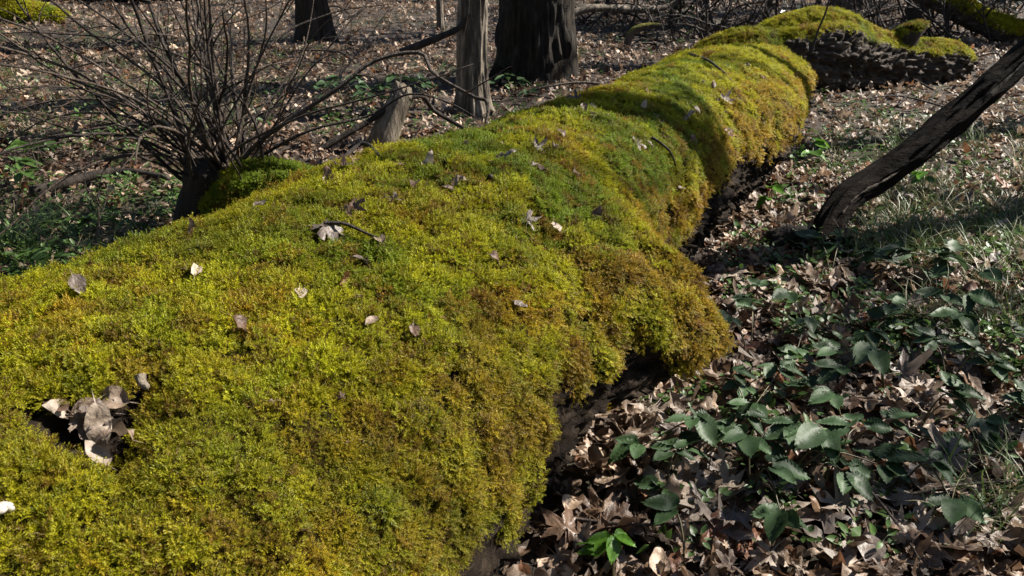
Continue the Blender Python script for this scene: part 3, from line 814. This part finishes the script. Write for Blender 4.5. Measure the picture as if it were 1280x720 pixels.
# ------------------------------------------------------------------ leaves, twigs and bits resting on the moss
def on_moss(px, py, nm, cn, size, label, spin=0., tilt=.15, lift=.014, group=None, name='fallen_leaf', seed=0, squash=None):
    p, n = log_hit(px, py)
    if p is None: return
    g = np.random.default_rng(int(px * 7 + py) + seed)
    n = np.array(n)
    nr = (n + g.normal(0, tilt, 3))[None]
    e = euler_from(frames(nr, np.array([spin])))[0]
    me = KIND[nm, cn][seed % len(KIND[nm, cn])]
    if squash: size = (size * squash, size, size * .8)
    cen = np.mean([v.co for v in me.vertices], axis=0) * np.array(size)
    o = obj(name, me, None, loc=np.array(p) + n * lift - frames(nr, np.array([spin]))[0] @ cen, rot=e.tolist(), scl=size)
    tag(o, label, 'leaf', group); return o
on_moss(82, 514, 'curled', 'pale', .45, 'pale torn leaf uppermost in the bare hollow of the moss', 1.4, .1, .006, seed=4)
on_moss(105, 516, 'oval', 'tan', .40, 'folded tan leaf in the middle of the bare hollow', 1.9, .12, .012, seed=5)
on_moss(140, 508, 'oval', 'tan', .52, 'narrow tan leaf at the right rim of the bare hollow', 1.0, .12, .014, seed=2)
on_moss(122, 572, 'oval', 'pale', .42, 'whitish leaf at the lower tip of the bare hollow', 2.7, .12, .006, seed=3)
on_moss(146, 556, 'curled', 'tan', .55, 'upright rolled leaf standing in the lower bare hollow', 3.0, .4, .018, seed=2)
on_moss(125, 540, 'curled', 'pale', .55, 'bleached curled leaf between the others in the bare hollow', 2.9, .15, .012, seed=3)
on_moss(130, 522, 'lobed', 'grey', .34, 'grey brown torn leaf in the heart of the bare hollow', 1.1, .3, .014, seed=6)
on_moss(100, 532, 'lobed', 'tan', .3, 'small tan leaf piece along the lower edge of the bare hollow', 4.1, .3, .012, seed=7)
on_moss(70, 508, 'curled', 'brown', .4, 'dark brown leaf scrap at the left end of the bare hollow', .4, .2, .006, seed=3)
on_moss(248, 352, 'oval', 'pale', .62, 'pale ribbed leaf lying alone on the moss', 1.75, .1, .020, seed=1, squash=.42)
on_moss(430, 360, 'curled', 'red', .45, 'small upright reddish leaf stuck in the moss', .5, .6, .018, seed=1)
on_moss(372, 374, 'oval', 'pale', .32, 'narrow pale leaf near the reddish upright leaf', -1.3, .1, .016, seed=4)
on_moss(450, 334, 'oval', 'grey', .38, 'narrow grey leaf above the reddish upright leaf', 1.0, .1, .016, seed=5)
on_moss(403, 298, 'lobed', 'grey', .55, 'grey lobed leaf beside a short dark twig on the moss', .7, .15, .018, seed=2)
on_moss(368, 664, 'lobed', 'brown', .28, 'tiny dark purple brown leaf in the near moss', .6, .2, .014, seed=3)
on_moss(340, 512, 'curled', 'brown', .32, 'small dark brown leaf sunk in the near moss', 1.4, .2, .008, seed=2)
on_moss(850, 152, 'curled', 'pale', .95, 'long ragged pale leaf on the crest of the moss', .2, .3, .02, seed=1)
on_moss(626, 205, 'curled', 'grey', .55, 'grey curled leaf by the hanging stem on the moss', .1, .15, .02, seed=4)
on_moss(535, 214, 'curled', 'pale', .5, 'pale crumpled leaf on the moss behind the hanging stem', 1.2, .1, .02, seed=4)
small = [(330, 268, 'oval', 'grey'), (440, 272, 'lobed', 'brown'), (470, 312, 'oval', 'tan'), (495, 262, 'lobed', 'grey'), (560, 247, 'oval', 'tan'), (582, 192, 'curled', 'grey'), (668, 190, 'lobed', 'grey'), (692, 192, 'curled', 'tan'),
         (652, 284, 'lobed', 'grey'), (688, 292, 'oval', 'pale'), (740, 276, 'curled', 'brown'), (668, 218, 'lobed', 'brown'), (716, 228, 'curled', 'brown'), (728, 142, 'oval', 'tan'), (742, 142, 'curled', 'pale'), (762, 112, 'lobed', 'brown'),
         (802, 140, 'curled', 'pale'), (818, 153, 'oval', 'pale'), (790, 185, 'lobed', 'grey'), (806, 186, 'oval', 'pale'), (888, 112, 'curled', 'brown'), (902, 128, 'lobed', 'pale'), (866, 140, 'oval', 'pale'), (700, 175, 'oval', 'brown'),
         (412, 234, 'curled', 'brown'), (432, 218, 'lobed', 'brown'), (520, 242, 'oval', 'brown'), (640, 386, 'oval', 'grey'), (458, 412, 'oval', 'tan'), (100, 372, 'oval', 'grey'), (245, 300, 'curled', 'brown'), (300, 420, 'oval', 'brown'),
         (720, 130, 'lobed', 'grey'), (782, 90, 'oval', 'brown'), (845, 238, 'oval', 'pale'), (860, 178, 'curled', 'red'), (905, 170, 'lobed', 'red'), (570, 238, 'curled', 'tan'), (610, 330, 'oval', 'brown'), (510, 420, 'oval', 'brown')]
for k, (px, py, nm, cn) in enumerate(small):
    far_ = max(.42, 1.0 - py / 560)
    on_moss(px, py, nm, cn, random.uniform(.28, .42) * (.72 + .65 * far_), f'small {WORD[cn]} {nm} leaf scrap caught on top of the moss', random.uniform(0, 6), .25, .024, f'small {WORD[cn]} {nm} leaves on the moss', seed=k)

def moss_debris(n=760):
    g = np.random.default_rng(63); k = np.flatnonzero((LM > .6) & (LTH > R(25)) & (LTH < R(150)) & (LY > .3)); k = g.choice(k, n)
    p = LP.reshape(-1, 3)[k]; nn = LN.reshape(-1, 3)[k]; keep = fbm(p * 1.6 + 8, 2) + .25 * sstep(1.4, 3.2, p[:, 1]) + g.normal(0, .25, n) > .05; p, nn = p[keep], nn[keep]; n = len(p)
    p = p + nn * g.uniform(.008, .018, n)[:, None]
    rot = euler_from(frames(nn + g.normal(0, .35, (n, 3)), g.uniform(0, 6.283, n)))
    pal = np.array([(.5, .4, .33), (.28, .2, .16), (.9, .85, .8), (.6, .35, .25)])
    me = bpy.data.meshes.new('leaf_fragments'); me.from_pydata(p.tolist(), [], [])
    point_attrs(me, rot, g.uniform(.06, .22, n) * np.interp(p[:, 1], [1, 3.5], [.6, 1.3]), g.integers(9, 20, n), pal[g.choice(4, n, p=[.4, .3, .15, .15])])
    o = obj('leaf_fragments', me, M['litter']); tag(o, 'tiny crumbs of dead leaf sunk in the moss', 'leaf crumbs', kind='stuff'); scatter(o, lit_var)
moss_debris()

def twig_obj(name, label, pts, r, mat, group=None, sides=7, n=24, cat='twig', parent=None):
    p = smooth_path(pts, n); V, F = tube(p, np.linspace(r, r * .55, n), sides, True, .15, 3)
    o0 = p[0]
    o = obj(name, mesh_from(name, V - o0, F), mat, parent, loc=o0); tag(o, label, cat, group); return o
def lp(px, py, h=.014):
    p, n = log_hit(px, py); n = np.array(n); return Vector(np.array(p) + n * h)
twig_obj('twig', 'short dark forked twig lying on the moss', [lp(405, 292, .024), lp(430, 295, .027), lp(455, 302, .025), lp(478, 314, .022)], .004, M['twig_dark'])
twig_obj('twig', 'short pale stick in the moss by the bare hollow', [lp(163, 487, .036), lp(180, 495, .034), lp(199, 504, .030)], .0075, M['deadwood_pale'], sides=10)
twig_obj('twig', 'dark twig lying across the crest of the mossy log', [lp(862, 72, .02), lp(885, 84, .03), lp(905, 98, .02)], .008, M['twig_dark'])
twig_obj('twig', 'thin dark twig on the moss of the far half', [lp(812, 178, .02), lp(826, 192, .03), lp(838, 208, .02)], .005, M['twig_dark'])
twig_obj('twig', 'short dark twig on the moss near the twiggy shrub', [lp(432, 186, .02), lp(455, 190, .04), lp(468, 192, .03), lp(474, 204, .02)], .006, M['twig_dark'])
# snail shell at the left edge
p, n = log_hit(8, 648)
t = np.linspace(0, 1, 40); spir = np.stack([.006 * (1 - t) * np.cos(t * 14), .006 * (1 - t) * np.sin(t * 14), .007 * t], 1)
V, F = tube(spir, .0052 * (1 - t) + .0008, 10, True)
m, nt, bs, _o = new_mat('shell'); bs.inputs['Roughness'].default_value = .45
nt.links.new(ramp(nt, noise(nt, 300, 3), [(.3, (.42, .36, .30)), (.7, (.68, .64, .58))]), bs.inputs['Base Color'])
o = obj('snail_shell', mesh_from('snail_shell', V, F), m, loc=np.array(p) + np.array(n) * .014); tag(o, 'tiny pale snail shell sitting in the moss', 'shell')

# ------------------------------------------------------------------ bare coppiced shrub on the left
SB = np.array([-1.36, 3.52, 0.0])
shrub = empty('bare_shrub', SB); tag(shrub, 'leafless many stemmed shrub sprouting from a mossy stool behind the log', 'shrub')
g = np.random.default_rng(77)
path = smooth_path([(-.05, 0, -.05), (-.03, 0, .08), (0, .02, .2), (.04, .03, .30)], 26)
V, F = tube(path, np.interp(np.linspace(0, 1, 26), [0, .5, .8, 1], [.17, .13, .14, .07]), 40, True, .35, 6)
obj('stool', mesh_from('stool', V, F), bark_mat('stool_bark', [(.3, (.015, .011, .008)), (.7, (.06, .045, .034))], moss=.25, scale=18), shrub)
mossy_part(shrub, 'stool', [(.02, -.05, .05), (.16, -.04, .15), (.32, -.02, .17), (.46, .02, .10), (.56, .05, .0)], [.10, .13, .12, .10, .05], M['bark_dark'], 3, 2600, .05)
def grow_stem(p0, d0, L, r, bend, g, n=22, wob=.05):
    p = np.array(p0, float); d = np.array(d0, float); d /= np.linalg.norm(d); pts = [p.copy()]
    k = g.normal(0, 1, 3) * bend
    for i in range(n - 1):
        d = d + (k + np.array([0, 0, .05])) / n * 2 + g.normal(0, wob, 3); d /= np.linalg.norm(d); p = p + d * L / (n - 1); pts.append(p.copy())
    return np.array(pts)
def add_stem(parent, pts, r, mat, g, twigs=3, tl=.45, sides=7, end=.28):
    n = len(pts); rr = np.linspace(r, max(r * end, .0016), n)
    V, F = tube(pts, rr, sides, True, .12, g.uniform(0, 50)); st = obj('stem', mesh_from('stem', V, F), mat, parent)
    for q in range(twigs):
        i = g.integers(n // 4, n - 2); d = pts[min(i + 1, n - 1)] - pts[i]; d /= np.linalg.norm(d)
        dd = d + g.normal(0, .5, 3); tp = grow_stem(pts[i], dd, L=tl * g.uniform(.4, 1.1), r=rr[i] * .6, bend=.5, g=g, n=12)
        V, F = tube(tp, np.linspace(rr[i] * .6, .0012, 12), 5, True); obj('twig', mesh_from('twig', V, F), mat, st)
    return st
for k in range(50):
    a = g.uniform(-1.0, 1.0); lx = -.95 * a if a > 0 else -.75 * a     # spread: left to right
    lx = g.choice([-1, 1], p=[.58, .42]) * abs(g.normal(0, .40)); ly = g.normal(0, .32)
    p0 = np.array([g.uniform(-.10, .20) + .05 * lx, g.uniform(-.08, .12), g.uniform(.10, .26)])
    L = g.uniform(.9, 1.9); r = g.uniform(.0035, .0105)
    add_stem(shrub, grow_stem(p0, (lx, ly, 1.0), L, r, .55, g), r, M['twig'] if g.random() < .6 else M['twig_dark'], g, twigs=g.integers(2, 5))
def px_stem(pix, r, mat, tw=1, end=.28):                                       # long arching stems that can be followed in the photograph
    pts = smooth_path([Vector(p) - Vector(SB) for p in pix], 34) ; add_stem(shrub, pts, r, mat, g, twigs=tw, tl=.35, sides=8, end=end)
AY = at_y
px_stem([AY(300, 205, 3.5), AY(330, 172, 3.5), AY(420, 112, 3.55), AY(468, 76, 3.6), AY(525, 66, 3.6), AY(542, 92, 3.5), AY(592, 121, 3.35), AY(610, 130, 3.3), AY(604, 180, 3.2), AY(606, 212, 3.05), lp(614, 230, .02)], .0105, M['twig'], 3, .55)
px_stem([AY(280, 222, 3.5), AY(380, 166, 3.55), AY(460, 145, 3.6), AY(510, 118, 3.6), AY(560, 128, 3.55), AY(600, 150, 3.5)], .008, M['twig_dark'], 3)
px_stem([AY(262, 210, 3.45), AY(160, 160, 3.3), AY(70, 145, 3.2), AY(-10, 138, 3.1)], .006, M['twig'], 3)
px_stem([AY(250, 205, 3.5), AY(170, 135, 3.35), AY(70, 90, 3.25), AY(0, 42, 3.2), AY(-40, 20, 3.2)], .007, M['twig'], 3)
px_stem([AY(245, 200, 3.5), AY(130, 125, 3.4), AY(50, 85, 3.4), AY(0, 45, 3.4)], .0055, M['twig_dark'], 3)
px_stem([AY(240, 225, 3.45), AY(180, 178, 3.3), AY(140, 176, 3.2), AY(110, 205, 3.15), AY(108, 235, 3.1), AY(135, 270, 3.1)], .0055, M['twig_dark'], 0)
px_stem([AY(300, 200, 3.5), AY(345, 130, 3.6), AY(380, 60, 3.7), AY(395, -20, 3.8)], .007, M['twig'], 3)
px_stem([AY(290, 205, 3.5), AY(310, 120, 3.6), AY(332, 40, 3.6), AY(330, -30, 3.6)], .009, M['twig'], 2)
px_stem([AY(310, 205, 3.5), AY(370, 140, 3.6), AY(420, 100, 3.7), AY(480, 20, 3.8), AY(505, -20, 3.9)], .005, M['twig_dark'], 2)
px_stem([AY(290, 215, 3.5), AY(235, 110, 3.45), AY(165, 40, 3.4), AY(130, -20, 3.4)], .010, M['twig_dark'], 3)
px_stem([AY(290, 215, 3.5), AY(265, 110, 3.5), AY(230, 40, 3.4), AY(200, -20, 3.4)], .009, M['twig'], 3)

# ------------------------------------------------------------------ broken snag and other upright or lying dead wood
sp = [at_y(474, 196, 4.75), at_y(482, 165, 4.78), at_y(494, 138, 4.8), at_y(506, 112, 4.82)]
path = smooth_path(sp, 40); V, F = tube(path, np.interp(np.linspace(0, 1, 40), [0, .3, .8, 1], [.095, .085, .062, .05]), 30, True, .3, 9, 14)
top = V[:, 2] > path[-6, 2]; V[top, 2] += .05 * fbm(V[top] * 30, 2)
o0 = path[0] * [1, 1, 0]; o = obj('broken_stump', mesh_from('broken_stump', V - o0, F), M['deadwood_pale'], loc=o0); tag(o, 'short leaning snag of weathered wood behind the mossy log', 'stump')
twig_obj('fallen_branch', 'dark dead branch propped behind the weathered snag', [at_y(396, 190, 4.6), at_y(450, 158, 4.7), at_y(520, 120, 4.85), at_y(545, 140, 5.0), at_y(600, 172, 4.9)], .02, M['bark_dark'], cat='branch', n=40, sides=12)
twig_obj('fallen_branch', 'broken dead limb leaning against the slim grey trunk', [at_y(500, 66, 5.6), at_y(545, 48, 5.65), at_y(572, 36, 5.7), at_y(586, 18, 5.72)], .028, M['bark_dark'], cat='branch', n=30, sides=12)
twig_obj('fallen_branch', 'long pale dead branch lying beyond the broad dark trunk', [at_y(705, 22, 9.6), at_y(740, 10, 9.7), at_y(800, 12, 9.9), at_y(835, 8, 10), at_y(856, -6, 10)], .05, M['bark_grey'], cat='branch', n=40, sides=12)
twig_obj('fallen_branch', 'bent mossy stick on the litter beyond the broad dark trunk', [at_y(784, 56, 8.6), at_y(790, 40, 8.6), at_y(806, 33, 8.6), at_y(824, 32, 8.6)], .045, M['bark_far_moss'], cat='branch', n=30, sides=12)
twig_obj('fallen_branch', 'dark curved branch behind the hazel stems on the left', [at_z(40, 240, .03), at_z(140, 215, .03), at_z(210, 222, .03)], .03, M['bark_dark'], cat='branch', n=30, sides=10)
# sticks on the right litter
for k, (a, b_, c_) in enumerate([((700, 646), (800, 656), (930, 648)), ((1120, 622), (1200, 606), (1290, 600)), ((1040, 560), (1110, 640), (1150, 700)), ((1120, 180), (1200, 205), (1270, 240)), ((950, 372), (1010, 410), (1060, 402))]):
    twig_obj('twig', 'thin brown stick resting on top of the leaf litter', [at_z(*a, .05), at_z(*b_, .07), at_z(*c_, .05)], .0045, M['twig'], 'sticks on the litter')
g = np.random.default_rng(91)
for k in range(46):
    x, y = g.uniform(-5, 5), g.uniform(4.2, 12)
    if not log_clear(np.array([x]), np.array([y]), 1.1)[0]: continue
    a = g.uniform(0, 3.14); L = g.uniform(.3, 1.1); z = float(ground_h(x, y)) + .04
    twig_obj('twig', ('brown' if k % 2 else 'blackish') + ' dead stick lying on the woodland floor away from the log', [(x, y, z), (x + L * .5 * math.cos(a), y + L * .5 * math.sin(a), z + g.uniform(.02, .10)), (x + L * math.cos(a + .3), y + L * math.sin(a + .3), z + .01)], g.uniform(.005, .014), M['twig'] if k % 2 else M['twig_dark'], ('brown' if k % 2 else 'blackish') + ' sticks on the far floor', sides=6, n=12)

# brushwood and thicket at the back right
def thicket(x, y, n, label, seed, spread=.8, h=1.3, group=None, dark=True):
    g = np.random.default_rng(seed); s = empty('bare_thicket', (x, y, float(ground_h(x, y)))); tag(s, label, 'shrub', group)
    for k in range(n):
        p0 = (g.normal(0, .25), g.normal(0, .2), 0); d = (g.normal(0, spread), g.normal(0, spread), 1); L = g.uniform(.6, 1.3) * h
        r = g.uniform(.006, .018); add_stem(s, grow_stem(p0, d, L, r, .9, g, 14, .12), r, M['twig_dark'] if dark else M['twig'], g, twigs=4, tl=.5, sides=5)
for k, (x, y) in enumerate([(1.9, 9.6), (2.7, 10.2), (3.3, 9.4), (4.2, 10.0), (1.2, 10.8), (5.0, 9.4), (2.3, 12), (4.9, 11.6), (6.3, 10.8), (2.2, 9.0), (3.0, 8.9), (4.6, 9.0)]):
    thicket(x, y, 16, 'dark leafless thicket of tangled stems at the back of the clearing', 400 + k, 1.0, 1.2, 'thickets at the back')
twig_obj('sapling_stem', 'thin dark stem rising in front of the far fallen trunk', [at_y(1014, 68, 5.9), at_y(1022, 40, 5.9), at_y(1034, 10, 5.9), at_y(1042, -30, 5.9)], .009, M['twig_dark'], cat='stem')

# ------------------------------------------------------------------ brambles
def bramble(x, y, n_leaf, seed, label, group, size=1.0, spread=.22, mat=None, meshes=None):
    g = np.random.default_rng(seed); z = float(ground_h(x, y))
    root = empty('bramble', (x, y, z)); tag(root, label, 'bramble', group)
    for c in range(max(1, round(n_leaf * .27))):
        a = g.uniform(0, 6.283); L = spread * g.uniform(.5, 1.3)
        e = np.array([L * math.cos(a), L * math.sin(a), g.uniform(.05, .12)])
        cane = smooth_path([(0, 0, 0), e * [.35, .35, 1.1] + [0, 0, .03], e], 10); V, F = tube(cane, np.linspace(.003, .0015, 10), 5, True)
        obj('stem', mesh_from('bramble_stem', V, F), M['stem'], root)
        for lf in range(2):
            t = [1.0, .6][lf]; base = cane[int(t * 9)]; aa = a + g.uniform(-.9, .9) + (0, 1.1, -1.1)[lf]
            k = g.choice([3, 3, 5])
            for q in range(k):
                off_a = [0, .95, -.95, 1.9, -1.9][q]; me = BRA[g.integers(0, len(BRA))]
                if meshes: me = meshes[g.integers(0, len(meshes))]
                if mat: me = YOUNG[g.integers(0, len(YOUNG))]
                sc = size * (1.0 if q == 0 else .82) * g.uniform(.75, 1.15); ang = aa + off_a
                st = np.array([math.cos(ang), math.sin(ang), 0]) * .008
                o = obj('leaflet', me, None, root, loc=(base + st + [0, 0, .004 * (5 - q)]).tolist(), rot=(g.normal(-.12, .22), g.normal(0, .25), ang - math.pi / 2), scl=sc)
    return root
YOUNG = [single_mesh(me, M['young']) for me in BRA]
HERB = [single_mesh(me, M['herb']) for me in BRA]
bl = 'low bramble with larger dark green toothed leaflets trailing over the dead leaves'
for k, (px, py, n, s) in enumerate([(905, 545, 6, 1.0), (985, 590, 9, 1.1), (1040, 600, 6, 1.1), (1110, 480, 9, .95), (1190, 470, 9, .95), (1230, 510, 6, 1.0), (1060, 540, 6, .9), (940, 600, 6, 1.0), (1150, 520, 6, .95), (1240, 440, 6, .9),
                                     (990, 470, 6, .9), (1090, 350, 6, 1.25), (1040, 335, 6, 1.3), (1150, 345, 6, 1.25), (1010, 400, 6, .85), (1200, 400, 6, .95), (1080, 420, 6, .9), (900, 470, 3, .7), (940, 430, 6, .7), (830, 610, 3, .9), (860, 690, 3, 1.0), (1130, 590, 3, .9)]):
    q = at_z(px, py, .06); lab, grp = bl, 'brambles beside the log'
    if not log_clear(np.array([q.x]), np.array([q.y]), 1.6)[0]: lab, grp = 'dark green bramble sprays growing close against the mossy log', 'brambles against the log'
    elif math.hypot(q.x - 1.37, q.y - 3.29) < .75: lab, grp = 'broad leaved dark green bramble around the foot of the leaning branch', 'brambles at the leaning branch'
    elif (px, py) == (985, 590): lab, grp = 'fullest bramble spray with overlapping leaflets above a long thin stick', None
    elif s < 1: lab, grp = 'low bramble with small dark green toothed leaflets on the dead leaves', 'small leaved brambles'
    bramble(q.x, q.y, n, 500 + k, lab, grp, s)
q = at_z(768, 712, .05); bramble(q.x, q.y, 1, 560, 'young bright green leaves at the foot of the near log flank', None, .75, .05, True)
q = at_z(1015, 185, .04); bramble(q.x, q.y, 5, 561, 'fresh green plant by the broken far end of the mossy log', None, 1.2, .16, True)
q = at_z(962, 268, .04); bramble(q.x, q.y, 2, 562, 'small fresh green sprig against the far log flank', None, .8, .08, True)
q = at_z(1150, 250, .06); bramble(q.x, q.y, 3, 563, 'fresh yellow green sprig in the grass beyond the leaning branch', None, 1.0, .12, True)
bl2 = 'leafy green bramble growing among the litter left of the log'
for k, (px, py, n, s) in enumerate([(45, 200, 6, 1.4), (30, 215, 3, 1.2), (130, 250, 3, .8), (95, 290, 3, .8), (150, 285, 3, .7), (30, 345, 6, .9), (85, 335, 3, .8)]):
    q = at_z(px, py, .06); bramble(q.x, q.y, n, 600 + k, bl2, 'brambles left of the log', s, meshes=HERB)
for k, (px, py, n) in enumerate([(445, 120, 9), (470, 118, 9), (500, 116, 6), (620, 100, 6), (430, 130, 6), (640, 108, 6)]):
    q = at_z(px, py, .05); bramble(q.x, q.y, n, 640 + k, 'green leafy patch around the far tree trunks', 'leafy patches near the trunks', 1.2, .3)

# ------------------------------------------------------------------ ground cover, grass
def blade_mesh(seed, L=.22, w=.006, n=7, droop=1.0):
    g = np.random.default_rng(seed); t = np.linspace(0, 1, n + 1); x = L * (.35 * t + .5 * t * t * droop); z = L * (.95 * t - .55 * droop * t * t)
    y = .02 * np.sin(t * 3 + seed); ww = w * (1 - t) ** .7
    V = np.concatenate([np.stack([x, y - ww / 2, z], 1), np.stack([x, y + ww / 2, z + ww * .15], 1)]); F = [(i, i + 1, n + 2 + i, n + 1 + i) for i in range(n)]
    return V, F
blades = []
for k in range(8):
    V, F = merge([(lambda vf: (vf[0] @ np.array(Matrix.Rotation(a, 3, 'Z')).T + [g.normal(0, .015), g.normal(0, .015), 0], vf[1]))(blade_mesh(k * 9 + q, g.uniform(.08, .24), g.uniform(.003, .006), 6, g.uniform(.4, 1.2))) for q, a in enumerate(g.uniform(0, 6.283, 9))])
    blades.append(obj('grass_blades', mesh_from('grass_blades', V, F), M['straw'] if k == 0 else M['grass'], link=False))
def scatter_zone(name, label, cat, zones, variants, seed, smin, smax, zoff=.02, tilt=.15, dens_noise=1.5):
    g = np.random.default_rng(seed); P = []
    for (px0, px1, py0, py1, n) in zones:
        for _ in range(n):
            P.append(at_z(g.uniform(px0, px1), g.uniform(py0, py1), 0))
    P = np.array([tuple(p) for p in P]); ok = log_clear(P[:, 0], P[:, 1], .98); P = P[ok]
    ok = fbm(np.stack([P[:, 0] * dens_noise, P[:, 1] * dens_noise, P[:, 0] * 0 + seed], 1), 2) + g.normal(0, .25, len(P)) > -.12; P = P[ok]; n = len(P)
    P[:, 2] = ground_h(P[:, 0], P[:, 1]) + g.uniform(0, zoff, n)
    rot = euler_from(frames(np.stack([g.normal(0, tilt, n), g.normal(0, tilt, n), np.ones(n)], 1), g.uniform(0, 6.283, n)))
    me = bpy.data.meshes.new(name); me.from_pydata(P.tolist(), [], [])
    point_attrs(me, rot, g.uniform(smin, smax, n), g.integers(0, len(variants), n), np.ones((n, 3)))
    o = obj(name, me, M['grass']); tag(o, label, cat, kind='stuff'); scatter(o, variants)
scatter_zone('grass', 'thin straggling grass among the litter', 'grass', [(1060, 1290, 225, 340, 420), (1120, 1290, 300, 430, 200), (960, 1290, 150, 230, 150), (0, 200, 250, 350, 110), (0, 330, 40, 190, 240), (1180, 1290, 560, 700, 24)], blades, 71, .6, 1.15)

# rosettes of small green leaves
ros = []
for k in range(6):
    parts = []
    for q in range(7):
        V, F = leaf_blade(700 + k * 11 + q, g.uniform(.022, .045), g.uniform(.4, .7), 4, 1, .5, stalk=.4)
        a = q * 2.4 + g.uniform(-.4, .4); Rm = np.array(Matrix.Rotation(a, 3, 'Z') @ Matrix.Rotation(g.uniform(-.2, .6), 3, 'X'))
        parts.append((V @ Rm.T + np.array([-math.sin(a), math.cos(a), 0]) * .018 + [0, 0, g.uniform(.0, .05)], F))
    V, F = merge(parts); ros.append(obj('herb_rosette', mesh_from('herb_rosette', V, F), M['herb'], link=False))
scatter_zone('ground_cover', 'small green leaves of creeping herbs between the dead leaves', 'ground cover',
             [(900, 1290, 230, 480, 900), (940, 1290, 120, 230, 420), (820, 1290, 470, 715, 200), (0, 240, 180, 370, 900), (0, 420, 20, 180, 800), (420, 700, 80, 175, 260), (700, 960, 30, 110, 160)], ros, 73, .45, 1.1, .05, .3)

# dark grass tuft on the far left
q = at_z(18, 322, 0)
tuft = empty('grass_tuft', q); tag(tuft, 'arching dark green grass tuft left of the log', 'grass')
g = np.random.default_rng(5)
for k in range(50):
    V, F = blade_mesh(k, g.uniform(.22, .45), g.uniform(.007, .012), 9, g.uniform(.5, 1.3))
    obj('blade', mesh_from('blade', V, F), M['grass'] if k % 3 else M['herb'], tuft, loc=(g.normal(0, .05), g.normal(0, .05), 0), rot=(0, 0, g.uniform(0, 6.283)))

# evergreen leaves on the shaded shrubs at the back
def evergreen(x, y, h, w, seed, label, group, n=1500, leaf=.09):
    g = np.random.default_rng(seed); root = empty('evergreen_bush', (x, y, float(ground_h(x, y)))); tag(root, label, 'bush', group)
    V, F = tube(smooth_path([(0, 0, -.05), (.03, .02, h * .4), (0, 0, h * .9)], 10), np.linspace(.05, .012, 10), 8); obj('trunk', mesh_from('bush_trunk', V, F), M['bark_dark'], root)
    u = g.normal(0, 1, (n, 3)); u /= np.linalg.norm(u, axis=1)[:, None]; rr = g.random((n, 1)) ** .45
    P = u * rr * [w, w, h * .55] + [0, 0, h * .6]; P = P[(fbm(P * 2.2 + seed, 2) > -.12) & (P[:, 2] > .05)]; n = len(P)
    rot = frames(np.stack([g.normal(0, .6, n), g.normal(0, .6, n), np.ones(n)], 1), g.uniform(0, 6.283, n))
    lv = np.array([[0, -.5, 0], [.22, 0, .04], [0, .5, -.06], [-.22, 0, .04]]) * leaf
    Vv = (np.einsum('nij,kj->nki', rot, lv) * g.uniform(.7, 1.4, (n, 1, 1)) + P[:, None]).reshape(-1, 3)
    Ff = (np.arange(n)[:, None] * 4 + np.arange(4)).tolist()
    c = obj('foliage', mesh_from('bush_foliage', Vv, Ff, False), M['holly'], root); c['kind'] = 'stuff'
for k, (x, y, h, w) in enumerate([(2.6, 11.4, 1.8, 1.0), (4.4, 12.2, 2.2, 1.2), (.9, 12.8, 1.6, .9), (6.6, 12.3, 2.4, 1.3), (5.9, 9.2, 1.6, .8), (2.0, 10.6, 1.3, .7), (3.3, 10.9, 1.6, .8), (1.3, 11.6, 1.5, .8)]):
    evergreen(x, y, h, w, 900 + k, 'dark evergreen bush behind the bare thicket', 'evergreen bushes at the back')

for k, (x, y, h, w) in enumerate([(-3.2, -3.4, 5.5, 2.0), (.6, -4.6, 6, 2.2), (4.2, -3.8, 5.5, 2.0), (7.4, -1.6, 5, 1.8), (-6.6, -.6, 5.5, 2.1), (-8.2, 3.2, 5.5, 2.0), (-10.5, 7.5, 6, 2.4), (-5.8, -5.6, 7, 2.6), (-2.5, -8, 8, 3), (3, -8.5, 8, 3)]):  # unseen bushes, added outside the view to block sky fill and deepen contrast
    evergreen(x, y, h, w, 950 + k, 'tall evergreen bush added out of view to block sky light', 'evergreen bushes added to block sky light', 7000, .17)

# rename repeats so that only Blender's own suffix remains
print('objects', len(bpy.data.objects))
